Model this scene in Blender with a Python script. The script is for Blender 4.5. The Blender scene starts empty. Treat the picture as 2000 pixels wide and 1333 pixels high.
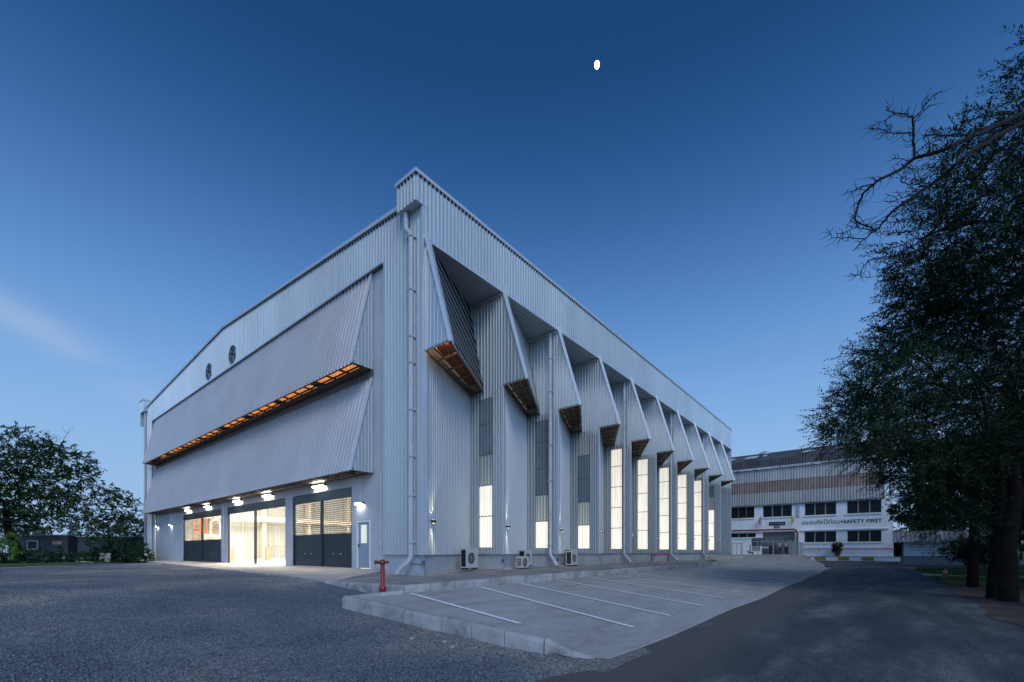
import bpy, math, random
import numpy as np
from mathutils import Vector, Matrix
SC = bpy.context.scene
COL = SC.collection
rnd = random.Random(7)
R = math.radians

# ------------------------------------------------------------------ camera
cam_d = bpy.data.cameras.new("camera")
cam = bpy.data.objects.new("camera", cam_d); COL.objects.link(cam)
CAM = Vector((-10.71, -13.39, 0.74))
cam.location = CAM
cam.rotation_euler = (R(90), 0, math.atan2(0.633, 0.774) - R(90))
cam_d.sensor_width = 36; cam_d.lens = 15.80
cam_d.shift_y = 0.2058
cam_d.clip_start = 0.05; cam_d.clip_end = 4000
SC.camera = cam
SC.view_settings.view_transform = 'Standard'; SC.view_settings.look = 'None'
SC.view_settings.gamma = 1; SC.view_settings.exposure = .12
SC.cycles.use_denoising = True
SC.cycles.max_bounces = 6; SC.cycles.sample_clamp_indirect = 4

# ------------------------------------------------------------------ world
W = bpy.data.worlds.new("World"); SC.world = W; W.use_nodes = True
nt = W.node_tree; N = nt.nodes; LK = nt.links
bg = N['Background']
def wn(t, **k):
    n = N.new(t)
    for a, b in k.items(): setattr(n, a, b)
    return n
def wmath(op, a, b=None, clamp=False):
    n = N.new('ShaderNodeMath'); n.operation = op; n.use_clamp = clamp
    for i, v in enumerate((a, b)):
        if v is None: continue
        if isinstance(v, (int, float)): n.inputs[i].default_value = v
        else: LK.new(v, n.inputs[i])
    return n.outputs[0]
tc = wn('ShaderNodeTexCoord'); sep = wn('ShaderNodeSeparateXYZ')
LK.new(tc.outputs['Generated'], sep.inputs[0])
ramp = wn('ShaderNodeValToRGB'); ramp.color_ramp.interpolation = 'B_SPLINE'
SKY = [(0.0, (.315, .475, .71)), (.16, (.265, .45, .72)), (.30, (.178, .358, .67)), (.42, (.104, .248, .55)),
       (.53, (.051, .153, .39)), (.63, (.021, .088, .255)), (.73, (.009, .051, .162)), (1.0, (.004, .026, .08))]
el = ramp.color_ramp.elements
while len(el) < len(SKY): el.new(.5)
for e, (p, c) in zip(el, SKY): e.position = p; e.color = (*c, 1)
LK.new(sep.outputs[2], ramp.inputs[0])
# after-glow of the set sun behind the camera, low over the horizon
sk = wn('ShaderNodeTexSky'); sk.sky_type = 'NISHITA'; sk.sun_disc = False
sk.sun_elevation = R(1.0); sk.ozone_density = 3.0
SUN_AZ = math.atan2(-0.80, -0.60)            # direction towards the glow (behind the camera)
sk.sun_rotation = R(90) - SUN_AZ
dot = wmath('ADD', wmath('MULTIPLY', sep.outputs[0], math.cos(SUN_AZ)), wmath('MULTIPLY', sep.outputs[1], math.sin(SUN_AZ)))
k = wmath('MULTIPLY', dot, 1.0, True)
gain = wmath('ADD', wmath('MULTIPLY', k, 2.1), 1.0)
mul = wn('ShaderNodeVectorMath', operation='SCALE'); LK.new(ramp.outputs[0], mul.inputs[0]); LK.new(gain, mul.inputs[3])
nis = wn('ShaderNodeVectorMath', operation='SCALE'); LK.new(sk.outputs[0], nis.inputs[0]); nis.inputs[3].default_value = .02
add = wn('ShaderNodeVectorMath', operation='ADD'); LK.new(mul.outputs[0], add.inputs[0]); LK.new(nis.outputs[0], add.inputs[1])
# a thin high cloud wisp low in the sky on the left
WD = Vector((0.145, .947, .287)).normalized()
ns = wn('ShaderNodeTexNoise'); ns.inputs['Scale'].default_value = 3.0; ns.inputs['Detail'].default_value = 5
mp = wn('ShaderNodeMapping'); mp.inputs['Rotation'].default_value = (0, R(-16), 0); mp.inputs['Scale'].default_value = (1.2, 1.2, 5.0)
LK.new(tc.outputs['Generated'], mp.inputs[0]); LK.new(mp.outputs[0], ns.inputs[0])
def gauss(axis, off, wdt):
    d = wn('ShaderNodeVectorMath', operation='DOT_PRODUCT'); LK.new(tc.outputs['Generated'], d.inputs[0]); d.inputs[1].default_value = axis
    q = wmath('DIVIDE', wmath('SUBTRACT', d.outputs['Value'], off), wdt)
    return wmath('POWER', 2.718, wmath('MULTIPLY', wmath('MULTIPLY', q, q), -1.0))
side = Vector((.949, -.10, 0)).normalized()
bandn = (Vector((0, 0, 1)) * .93 + side * .40).normalized()
g1 = gauss(bandn, bandn.dot(WD), .024); g2 = gauss(side, side.dot(WD) , .22)
nf = wmath('MULTIPLY', wmath('SUBTRACT', ns.outputs['Fac'], .30, True), 2.0, True)
cl = wmath('MULTIPLY', wmath('MULTIPLY', wmath('MULTIPLY', g1, g2), nf), .62)
mix = wn('ShaderNodeMix', data_type='RGBA'); LK.new(cl, mix.inputs[0]); LK.new(add.outputs[0], mix.inputs[6]); mix.inputs[7].default_value = (.48, .55, .68, 1)
LK.new(mix.outputs[2], bg.inputs[0]); bg.inputs[1].default_value = 1.0

sun_d = bpy.data.lights.new("dusk_glow", 'SUN'); sun_d.energy = 1.0; sun_d.angle = R(28); sun_d.color = (1.0, .97, .93)
sun = bpy.data.objects.new("dusk_glow", sun_d); COL.objects.link(sun)
sd = Vector((math.cos(SUN_AZ), math.sin(SUN_AZ), .85)).normalized()
sun.rotation_euler = sd.to_track_quat('Z', 'Y').to_euler()

# ------------------------------------------------------------------ materials
MATS = {}
def mat(name, col, rough=.6, metal=0.0, noise=None, bump=None, emit=None, spec=.5, streak=None, col2=None):
    if name in MATS: return MATS[name]
    m = bpy.data.materials.new(name); m.use_nodes = True
    t = m.node_tree; b = t.nodes['Principled BSDF']
    b.inputs['Base Color'].default_value = (*col, 1); b.inputs['Roughness'].default_value = rough
    b.inputs['Metallic'].default_value = metal; b.inputs['Specular IOR Level'].default_value = spec
    tcn = t.nodes.new('ShaderNodeTexCoord')
    if noise:
        sc_, amt = noise
        n1 = t.nodes.new('ShaderNodeTexNoise'); n1.inputs['Scale'].default_value = sc_; n1.inputs['Detail'].default_value = 8; n1.inputs['Roughness'].default_value = .6
        src = tcn.outputs['Object']
        if streak:
            mpn = t.nodes.new('ShaderNodeMapping'); mpn.inputs['Scale'].default_value = streak; t.links.new(src, mpn.inputs[0]); src = mpn.outputs[0]
        t.links.new(src, n1.inputs['Vector'])
        rp = t.nodes.new('ShaderNodeValToRGB'); rp.color_ramp.elements[0].position = .32; rp.color_ramp.elements[1].position = .68
        c2 = col2 if col2 else tuple(x * (1 - amt) for x in col)
        rp.color_ramp.elements[0].color = (*c2, 1); rp.color_ramp.elements[1].color = (*tuple(min(1, x * (1 + amt * .5)) for x in col), 1)
        t.links.new(n1.outputs['Fac'], rp.inputs[0]); t.links.new(rp.outputs[0], b.inputs['Base Color'])
    if bump:
        n2 = t.nodes.new('ShaderNodeTexNoise'); n2.inputs['Scale'].default_value = bump[0]; n2.inputs['Detail'].default_value = 6
        t.links.new(tcn.outputs['Object'], n2.inputs['Vector'])
        bp = t.nodes.new('ShaderNodeBump'); bp.inputs['Strength'].default_value = bump[1]; bp.inputs['Distance'].default_value = .02
        t.links.new(n2.outputs['Fac'], bp.inputs['Height']); t.links.new(bp.outputs[0], b.inputs['Normal'])
    if emit:
        b.inputs['Emission Color'].default_value = (*emit[0], 1); b.inputs['Emission Strength'].default_value = emit[1]
    MATS[name] = m
    return m

M_CLAD = mat('silver_cladding', (.56, .59, .59), .36, .55, (.35, .10), None, streak=(1, 1, .12))
M_CLAD2 = mat('fine_cladding', (.46, .48, .49), .45, .2, (.3, .06), None, streak=(1, 1, .1))
M_CANOPY = mat('lilac_grey_cladding', (.57, .565, .58), .38, .45, (.4, .08), None)
M_TRIM = mat('metal_trim', (.56, .59, .61), .4, .3, (1.2, .06))
M_SOFFIT = mat('soffit_metal', (.50, .52, .53), .45, .2)
M_PLASTER = mat('grey_plaster', (.44, .45, .47), .85, 0, (.9, .12), (9, .25))
M_PLINTH = mat('painted_plinth', (.42, .44, .46), .8, 0, (1.1, .25), (6, .3))
M_NAVY = mat('charcoal_shutter', (.030, .040, .048), .35, .1, (.8, .15))
M_NAVYTRIM = mat('charcoal_frame', (.02, .026, .032), .45)
M_ORANGE = mat('red_oxide_lining', (.62, .20, .06), .6, 0, (1.5, .3))
M_BROWN = mat('plywood_lining', (.16, .105, .065), .7, 0, (2.5, .4))
M_STEEL = mat('dark_steel_frame', (.13, .12, .11), .5, .3)
M_PIPE = mat('grey_pipe', (.46, .45, .48), .5, 0, (2, .08))
M_LIT = mat('lit_panel', (.7, .7, .65), .5, 0, emit=((1, .93, .78), 1.15))
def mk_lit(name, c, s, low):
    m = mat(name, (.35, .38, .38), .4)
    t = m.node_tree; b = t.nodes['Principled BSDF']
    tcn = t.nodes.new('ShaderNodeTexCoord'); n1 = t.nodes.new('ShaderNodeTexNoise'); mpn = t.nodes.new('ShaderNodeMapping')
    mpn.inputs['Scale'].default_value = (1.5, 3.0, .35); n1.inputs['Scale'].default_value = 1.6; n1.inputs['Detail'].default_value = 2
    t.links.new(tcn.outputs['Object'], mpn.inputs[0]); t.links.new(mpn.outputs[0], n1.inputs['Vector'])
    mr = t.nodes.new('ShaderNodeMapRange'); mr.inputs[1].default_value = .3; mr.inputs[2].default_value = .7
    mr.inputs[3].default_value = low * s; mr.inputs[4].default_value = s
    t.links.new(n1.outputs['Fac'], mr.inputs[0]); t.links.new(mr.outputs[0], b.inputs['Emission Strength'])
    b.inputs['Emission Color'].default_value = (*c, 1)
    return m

def mk_fade(name, c, s0, z0, s1, z1):
    m = mk_lit(name, c, 1, .8); t = m.node_tree; b = t.nodes['Principled BSDF']
    old = b.inputs['Emission Strength'].links[0].from_socket
    tcn = t.nodes.new('ShaderNodeTexCoord'); sp = t.nodes.new('ShaderNodeSeparateXYZ'); t.links.new(tcn.outputs['Object'], sp.inputs[0])
    mr = t.nodes.new('ShaderNodeMapRange'); mr.inputs[1].default_value = z0; mr.inputs[2].default_value = z1; mr.inputs[3].default_value = s0; mr.inputs[4].default_value = s1
    t.links.new(sp.outputs[2], mr.inputs[0]); mu = t.nodes.new('ShaderNodeMath'); mu.operation = 'MULTIPLY'
    t.links.new(old, mu.inputs[0]); t.links.new(mr.outputs[0], mu.inputs[1]); t.links.new(mu.outputs[0], b.inputs['Emission Strength'])
    return m
M_LITP = mk_fade('lit_polycarbonate', (1, .93, .77), 1.02, 1.0, .74, 8.0)
M_LITR = mk_fade('lit_polycarbonate_rib', (1, .92, .76), .62, 1.0, .42, 8.0)  # rib shading of the lit panes, put into a weaker glow
M_DIMP = mk_fade('dim_polycarbonate', (.85, .9, .72), .26, 2.4, .05, 5.3)
M_OFFP = mat('unlit_polycarbonate', (.20, .245, .27), .3, .1, (.8, .2))
M_CREAM = mk_lit('cream_lining_glow', (1, .9, .74), .12, .8)  # lining given a faint glow of its own, as if lit
M_TUBE = mat('lamp_tube', (1, 1, 1), .5, emit=((1, .95, .84), 62.0))
M_DARK = mat('foam_gap_shade', (.02, .022, .026), .9)  # dark strips for the shadow gaps at the foam between ribs and trim
M_CONC = mat('apron_concrete', (.44, .405, .36), .85, 0, (.7, .28), (14, .25))
M_FLOOR = mat('shop_floor', (.55, .52, .47), .4, 0, (.5, .1))
M_WHITE = mat('white_paint', (.72, .72, .72), .6)
M_CREAMW = mat('cream_paint', (.68, .62, .52), .6)
M_RED = mat('red_paint', (.30, .010, .016), .4)
M_BRASS = mat('aged_brass', (.16, .075, .035), .45, .7)
M_BLACK = mat('black_plastic', (.012, .012, .014), .5)
M_ACW = mat('warm_white_enamel', (.50, .48, .45), .45, 0, (3, .08))
M_GLASS = mat('dark_window_glass', (.012, .018, .022), .35, 0, spec=.12)
M_BARK = mat('bark', (.016, .013, .012), .95, 0, (3, .5), (12, .8), spec=.05)
def leafm(name, a, b_, sc_):
    m = mat(name, a, .6, 0, (sc_, .5), col2=b_, spec=.12)
    return m
M_LEAF_T = leafm('feathery_leaf', (.026, .048, .020), (.010, .022, .013), .55)
M_LEAF_L = leafm('broad_leaf', (.038, .070, .018), (.012, .028, .011), .35)
M_LEAF_Y = leafm('young_leaf', (.11, .20, .035), (.05, .11, .02), .8)
M_LEAF_D = leafm('hedge_leaf', (.024, .055, .018), (.008, .022, .01), .6)
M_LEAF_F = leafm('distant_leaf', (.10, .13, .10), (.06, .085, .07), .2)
M_TWIG = mat('dark_twig', (.007, .006, .006), .9)

# ------------------------------------------------------------------ mesh helper
def obj(name, me, parent=None, loc=None):
    o = bpy.data.objects.new(name, me); COL.objects.link(o)
    if parent: o.parent = parent
    if loc is not None: o.location = loc
    return o
def tag(o, label=None, cat=None, group=None, kind=None):
    if label: o['label'] = label
    if cat: o['category'] = cat
    if group: o['group'] = group
    if kind: o['kind'] = kind
    return o
def thing(name, label, cat, loc=(0, 0, 0), rz=0, group=None):
    o = bpy.data.objects.new(name, None); COL.objects.link(o)
    o.empty_display_size = .2
    o.location = loc; o.rotation_euler = (0, 0, rz)
    return tag(o, label, cat, group)
class MB:
    def __init__(s): s.v = []; s.f = []; s.m = []; s.cm = 0
    def add(s, vs, fs):
        n = len(s.v); s.v.extend([tuple(p) for p in vs])
        for f in fs: s.f.append(tuple(i + n for i in f)); s.m.append(s.cm)
        return s
    def quad(s, *p): return s.add(p, [tuple(range(len(p)))])
    def box(s, x0, x1, y0, y1, z0, z1):
        if x0 > x1: x0, x1 = x1, x0
        if y0 > y1: y0, y1 = y1, y0
        v = [(x, y, z) for z in (z0, z1) for y in (y0, y1) for x in (x0, x1)]
        return s.add(v, [(0, 2, 3, 1), (4, 5, 7, 6), (0, 1, 5, 4), (2, 6, 7, 3), (0, 4, 6, 2), (1, 3, 7, 5)])
    def hexa(s, b, t):
        return s.add(list(b) + list(t), [(3, 2, 1, 0), (4, 5, 6, 7), (0, 1, 5, 4), (1, 2, 6, 5), (2, 3, 7, 6), (3, 0, 4, 7)])
    def bar(s, a, b, w, h, up=(0, 0, 1)):
        a = Vector(a); b = Vector(b); d = (b - a).normalized(); up = Vector(up)
        if abs(d.dot(up)) > .98: up = Vector((1, 0, 0))
        sd_ = d.cross(up).normalized(); u = sd_.cross(d)
        q = [(-w / 2, -h / 2), (w / 2, -h / 2), (w / 2, h / 2), (-w / 2, h / 2)]
        return s.hexa([a + sd_ * x + u * y for x, y in q], [b + sd_ * x + u * y for x, y in q])
    def tube(s, pts, r, n=10, cap=True):
        pts = [Vector(p) for p in pts]; rs = r if isinstance(r, (list, tuple)) else [r] * len(pts)
        base = len(s.v); prev = None
        for i, p in enumerate(pts):
            d = (pts[min(i + 1, len(pts) - 1)] - pts[max(i - 1, 0)])
            d = d.normalized() if d.length > 1e-9 else Vector((0, 0, 1))
            if prev is None:
                u = d.cross(Vector((0, 0, 1)) if abs(d.z) < .9 else Vector((1, 0, 0))).normalized()
            else:
                u = (prev - d * prev.dot(d)).normalized()
            prev = u; w = d.cross(u)
            for j in range(n):
                a = 2 * math.pi * j / n
                s.v.append(tuple(p + (u * math.cos(a) + w * math.sin(a)) * rs[i]))
        for i in range(len(pts) - 1):
            for j in range(n):
                a = base + i * n + j; b = base + i * n + (j + 1) % n
                s.f.append((a, b, b + n, a + n)); s.m.append(s.cm)
        if cap:
            s.f.append(tuple(base + j for j in reversed(range(n)))); s.m.append(s.cm)
            e = base + (len(pts) - 1) * n
            s.f.append(tuple(e + j for j in range(n))); s.m.append(s.cm)
        return s
    def sheet(s, P, U, Nn, width, zb, zt, V=(0, 0, 1), pitch=.2, h=.03, rw=.03, sl=.012, wave=False, ribm=None):
        """corrugated sheet: ribs run along V; zb(u), zt(u) give its two ends"""
        P = Vector(P); U = Vector(U).normalized(); Nn = Vector(Nn).normalized(); V = Vector(V).normalized()
        fb = zb if callable(zb) else (lambda u: zb); ft = zt if callable(zt) else (lambda u: zt)
        prof = [(0, 0)]
        if wave:
            n = int(width / pitch)
            for i in range(n * 6 + 1):
                u = i * pitch / 6
                prof.append((u, h * .5 * (1 + math.sin(2 * math.pi * i / 6))))
            prof.append((width, 0))
        else:
            u = pitch * .5
            while u + rw / 2 + sl < width:
                prof += [(u - rw / 2 - sl, 0), (u - rw / 2, h), (u + rw / 2, h), (u + rw / 2 + sl, 0)]
                u += pitch
            prof.append((width, 0))
        base = len(s.v)
        for u, q in prof:
            for z in (fb(u), ft(u)): s.v.append(tuple(P + U * u + Nn * q + V * z))
        for i in range(len(prof) - 1):
            a = base + 2 * i; s.f.append((a, a + 2, a + 3, a + 1)); s.m.append(s.cm if ribm is None or i % 4 == 0 else ribm)
        return s
    def lathe(s, prof, c=(0, 0, 0), n=16):
        base = len(s.v); c = Vector(c)
        for r, z in prof:
            for j in range(n):
                a = 2 * math.pi * j / n; s.v.append((c.x + r * math.cos(a), c.y + r * math.sin(a), c.z + z))
        for i in range(len(prof) - 1):
            for j in range(n):
                a = base + i * n + j; b = base + i * n + (j + 1) % n
                s.f.append((a, b, b + n, a + n)); s.m.append(s.cm)
        s.f.append(tuple(base + j for j in reversed(range(n)))); s.m.append(s.cm)
        e = base + (len(prof) - 1) * n; s.f.append(tuple(e + j for j in range(n))); s.m.append(s.cm)
        return s
    def build(s, name, mats, parent=None, smooth=False, bevel=0):
        me = bpy.data.meshes.new(name); me.from_pydata(s.v, [], s.f); me.update()
        for m in (mats if isinstance(mats, (list, tuple)) else [mats]): me.materials.append(m)
        if any(s.m): me.polygons.foreach_set('material_index', s.m)
        if smooth:
            me.polygons.foreach_set('use_smooth', [True] * len(me.polygons))
            me.set_sharp_from_angle(angle=R(40))
        o = obj(name, me, parent)
        if bevel:
            md = o.modifiers.new('bevel', 'BEVEL'); md.width = bevel; md.segments = 2; md.limit_method = 'ANGLE'
        return o
def bigmesh(name, V_, F_, m, parent=None):
    """numpy quads"""
    me = bpy.data.meshes.new(name)
    me.vertices.add(len(V_)); me.vertices.foreach_set('co', V_.astype(np.float32).ravel())
    k_ = F_.shape[1]
    me.loops.add(F_.size); me.loops.foreach_set('vertex_index', F_.astype(np.int32).ravel())
    me.polygons.add(len(F_)); me.polygons.foreach_set('loop_start', np.arange(0, F_.size, k_, dtype=np.int32))
    me.update(calc_edges=True); me.materials.append(m)
    return obj(name, me, parent)
def lerp(tbl, x):
    if x <= tbl[0][0]: return tbl[0][1]
    for (a, b), (c, d) in zip(tbl, tbl[1:]):
        if x <= c: return b + (d - b) * (x - a) / (c - a)
    return tbl[-1][1]
def struct(o): o['kind'] = 'structure'; return o
def strip(name, ts, lo, hi, n, zf, m, along='x'):
    """a surface swept along x (or y) between lo(t) and hi(t), following zf(x,y)"""
    b = MB()
    for t in ts:
        for j in range(n + 1):
            q = lo(t) + (hi(t) - lo(t)) * j / n
            x, y = (t, q) if along == 'x' else (q, t)
            b.v.append((x, y, zf(x, y)))
    for i in range(len(ts) - 1):
        for j in range(n):
            a = i * (n + 1) + j
            f = (a, a + n + 1, a + n + 2, a + 1) if along == 'x' else (a, a + 1, a + n + 2, a + n + 1)
            b.f.append(f); b.m.append(0)
    return b.build(name, m, smooth=True)
def frange(a, b, st):
    n = max(1, int(math.ceil((b - a) / st - 1e-6))); return [a + (b - a) * i / n for i in range(n + 1)]

# ------------------------------------------------------------------ ground materials
def ground_mat(name, stops, sc_, bump_sc, bump_st, rough=.85, vor=None, edge=None, spec=.35, st=None):
    m = bpy.data.materials.new(name); m.use_nodes = True; t = m.node_tree; b = t.nodes['Principled BSDF']
    b.inputs['Roughness'].default_value = rough; b.inputs['Specular IOR Level'].default_value = spec
    tcn = t.nodes.new('ShaderNodeTexCoord')
    def noise(s_, d=8, ro=.6, st=None):
        n = t.nodes.new('ShaderNodeTexNoise'); n.inputs['Scale'].default_value = s_; n.inputs['Detail'].default_value = d; n.inputs['Roughness'].default_value = ro
        if st:
            mm = t.nodes.new('ShaderNodeMapping'); mm.inputs['Scale'].default_value = st
            t.links.new(tcn.outputs['Object'], mm.inputs[0]); t.links.new(mm.outputs[0], n.inputs['Vector'])
        else: t.links.new(tcn.outputs['Object'], n.inputs['Vector'])
        return n.outputs['Fac']
    rp = t.nodes.new('ShaderNodeValToRGB')
    while len(rp.color_ramp.elements) < len(stops): rp.color_ramp.elements.new(.5)
    for e, (p, c) in zip(rp.color_ramp.elements, stops): e.position = p; e.color = (*c, 1)
    t.links.new(noise(sc_, st=st), rp.inputs[0])
    col = rp.outputs[0]
    h = noise(bump_sc, 6)
    if vor:
        v = t.nodes.new('ShaderNodeTexVoronoi'); v.inputs['Scale'].default_value = vor[0]; t.links.new(tcn.outputs['Object'], v.inputs['Vector'])
        vr = t.nodes.new('ShaderNodeValToRGB'); vr.color_ramp.elements[0].position = .1; vr.color_ramp.elements[1].position = .9
        vr.color_ramp.elements[0].color = (*vor[1], 1); vr.color_ramp.elements[1].color = (*vor[2], 1)
        sp = t.nodes.new('ShaderNodeSeparateColor'); t.links.new(v.outputs['Color'], sp.inputs[0]); t.links.new(sp.outputs[0], vr.inputs[0])
        mx = t.nodes.new('ShaderNodeMix'); mx.data_type = 'RGBA'; mx.blend_type = 'MULTIPLY'; mx.inputs[0].default_value = 1
        t.links.new(col, mx.inputs[6]); t.links.new(vr.outputs[0], mx.inputs[7]); col = mx.outputs[2]
        ad = t.nodes.new('ShaderNodeMath'); ad.operation = 'SUBTRACT'; t.links.new(h, ad.inputs[0]); t.links.new(v.outputs['Distance'], ad.inputs[1]); h = ad.outputs[0]
    if edge:
        # edge = (y0, width, colour, noise scale): another ground colour blended in towards y0
        spx = t.nodes.new('ShaderNodeSeparateXYZ'); t.links.new(tcn.outputs['Object'], spx.inputs[0])
        a1 = t.nodes.new('ShaderNodeMath'); a1.operation = 'MULTIPLY_ADD'; t.links.new(noise(edge[3], 5), a1.inputs[0]); a1.inputs[1].default_value = edge[4]; t.links.new(spx.outputs[1], a1.inputs[2])
        mr = t.nodes.new('ShaderNodeMapRange'); mr.inputs[1].default_value = edge[0]; mr.inputs[2].default_value = edge[0] + edge[1]
        t.links.new(a1.outputs[0], mr.inputs[0])
        mx = t.nodes.new('ShaderNodeMix'); mx.data_type = 'RGBA'; t.links.new(mr.outputs[0], mx.inputs[0])
        t.links.new(col, mx.inputs[6]); mx.inputs[7].default_value = (*edge[2], 1); col = mx.outputs[2]
    t.links.new(col, b.inputs['Base Color'])
    bp = t.nodes.new('ShaderNodeBump'); bp.inputs['Strength'].default_value = bump_st; bp.inputs['Distance'].default_value = .03
    t.links.new(h, bp.inputs['Height']); t.links.new(bp.outputs[0], b.inputs['Normal'])
    MATS[name] = m
    return m
G_GRAVEL = ground_mat('gravel_mix', [(.34, (.09, .10, .12)), (.47, (.145, .156, .175)), (.55, (.20, .20, .20)), (.64, (.31, .28, .235))], .24, 30, .8, .9, (40, (.38, .41, .46), (1.65, 1.68, 1.7)), edge=(-9.3, -1.6, (.13, .115, .105), 1.1, 1.2))
G_ROAD = ground_mat('asphalt', [(.32, (.036, .043, .052)), (.49, (.056, .064, .074)), (.57, (.085, .092, .10)), (.66, (.15, .15, .15))], .9, 60, .4, .75, (55, (.65, .65, .65), (1.4, 1.4, 1.4)), edge=(-11.5, .9, (.105, .096, .088), .8, .9), st=(.35, 1.3, 1))
G_PARK = ground_mat('parking_concrete', [(.25, (.25, .225, .20)), (.45, (.36, .345, .33)), (.75, (.44, .43, .42))], .8, 22, .25, .85, (9, (.93, .93, .93), (1.05, 1.05, 1.05)), st=(.6, 1.6, 1))
G_WALK = ground_mat('old_pavement', [(.3, (.17, .165, .165)), (.55, (.26, .25, .245)), (.72, (.42, .36, .31))], .9, 12, .5, .9)
G_KERB = ground_mat('kerb_concrete', [(.34, (.19, .18, .17)), (.48, (.32, .31, .30)), (.7, (.44, .43, .42))], 1.9, 20, .5, .9)
G_SOIL = ground_mat('bare_soil', [(.3, (.035, .027, .022)), (.55, (.07, .052, .042)), (.75, (.12, .095, .075))], 1.2, 9, .9, .95)
G_FIELD = ground_mat('field_ground', [(.3, (.03, .045, .02)), (.7, (.06, .075, .04))], .2, 4, .6, .95)
G_GRASS = ground_mat('grass_ground', [(.3, (.025, .05, .012)), (.7, (.05, .09, .02))], 2, 12, .9, .95)

# ------------------------------------------------------------------ terrain heights
ROADZ = [(-60, -.86), (0, -.84), (20, -.72), (40, -.50), (60, -.42), (120, -.4)]
def road_z(x, y=0): return lerp(ROADZ, x)
GY = [(-10.5, -.85), (-9, -.83), (-7, -.74), (-4, -.58), (-2, -.47), (.5, -.26), (4, -.19), (60, -.17)]
def gravel_z(x, y): return lerp(GY, y)
def walk_z(x, y): return lerp([(-3.2, -.20), (.4, -.19), (5, -.08), (46, -.06)], x) - .004
def park_z(x, y):
    zb_ = lerp([(-5, -.38), (30, -.36), (34, -.25), (46, .0), (50, .05)], x)
    zf_ = lerp([(-5, -.83), (0, -.81), (20, -.69), (40, -.47), (50, .05)], x)
    t = min(1, max(0, (-3.35 - y) / 6.6))
    return zb_ + (zf_ - zb_) * t

b = MB(); b.quad((-900, -900, -1.35), (1500, -900, -1.35), (1500, 1500, -1.35), (-900, 1500, -1.35))
struct(b.build('ground', G_FIELD))
struct(strip('gravel_yard', frange(-60, .45, .9), lambda t: -10.6, lambda t: 75, 170, lambda x, y: gravel_z(x, y) + .012 * math.sin(x * 1.7 + y * .6) * math.sin(y * 1.3), G_GRAVEL))
struct(strip('road', frange(-60, 62.5, 1.5), lambda t: -15.95 if t < 40 else -30, lambda t: -10.15 if t < 39 else (-9.2 if t < 45 else -6.5), 8, lambda x, y: road_z(x) - .006, G_ROAD))
struct(strip('verge', frange(-60, 41, .5), lambda t: -70, lambda t: -15.6 - .15 * math.sin(t * .9) - .08 * math.sin(t * 2.3), 30, lambda x, y: road_z(x) + .004 + (.03 * math.sin(x * 1.1) * math.sin(y * .9) * max(0, min(1, (-16 - y) / 2)) if x < 15.5 else 0), G_SOIL))
struct(strip('parking_bay', frange(-5.0, 50, .8),
      lambda t: lerp([(-5, -9.95), (34, -9.95), (40, -9.4), (50, -7.0)], t), lambda t: lerp([(-5, -3.4), (30, -3.4), (30.5, -1.1), (46.4, -1.1), (46.6, -6.1), (50, -6.1)], t), 8, park_z, G_PARK))
# gutter strip between the bay and the road, slightly proud of both
b = MB(); xs = frange(-4.7, 34, 1.2)
for x0, x1 in zip(xs, xs[1:]):
    z0, z1 = road_z(x0), road_z(x1)
    yy = lambda x: -10.35 + .05 * math.sin(x * .7)
    b.hexa([(x0, yy(x0) , z0 - .2), (x1, yy(x1), z1 - .2), (x1, -9.97, z1 - .2), (x0, -9.97, z0 - .2)],
           [(x0, yy(x0) + .05, z0 + .012), (x1, yy(x1) + .05, z1 + .012), (x1, -9.97, park_z(x1, -9.95) + .012), (x0, -9.97, park_z(x0, -9.95) + .012)])
struct(b.build('gutter_kerb', G_PARK))
# painted bay lines
for i in range(14):
    xh = -3.05 + 2.4 * i + (.35 if i == 1 else 0) - (0 if i else 0)
    hx, hy = (xh, -3.6); ex, ey = xh - 1.85, -9.55
    if i == 0: ex, ey = -3.75, -7.9
    b = MB(); dv = Vector((ex - hx, ey - hy, 0)); L_ = dv.length; dv.normalize(); sv = Vector((-dv.y, dv.x, 0)) * .062
    q = [Vector((hx, hy, 0)) + dv * L_ * j / 14 for j in range(15)]
    for p in q:
        for s_ in (-1, 1):
            pp = p + sv * s_; b.v.append((pp.x, pp.y, park_z(pp.x, pp.y) + .016))
    for j in range(14): b.f.append((2 * j, 2 * j + 1, 2 * j + 3, 2 * j + 2)); b.m.append(0)
    struct(b.build('parking_line', mat('road_paint', (.90, .92, .95), .6, 0, (6, .12))))
# pavement, apron
struct(strip('pavement', frange(-3.1, 46.4, .55), lambda t: lerp([(-3.1, -3.3), (30, -3.3), (31, -1.1), (46.4, -1.1)], t),
      lambda t: lerp([(-3.1, .35), (.45, 2.6), (46.4, 2.3)], t), 8, walk_z, G_WALK))
def apron_x(y): return lerp([(.3, -3.25), (12, -2.5), (37, -.75), (41.5, -.6)], y)
def apron_z(x, y): return -.005 + min(0, (x - .45)) / 3.7 * .15 - (max(0, 4 - y) * .02)
struct(strip('door_apron', frange(.38, 41.5, .5), apron_x, lambda y: lerp([(.38, -3.1), (2.65, .45), (2.8, .8), (42, .8)], y), 8, apron_z, M_CONC, 'y'))
b = MB(); ys = frange(.3, 41.5, 1.0)
for y0, y1 in zip(ys, ys[1:]):
    b.quad((apron_x(y0), y0, apron_z(apron_x(y0), y0)), (apron_x(y1), y1, apron_z(apron_x(y1), y1)), (apron_x(y1) - .03, y1, -.6), (apron_x(y0) - .03, y0, -.6))
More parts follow.
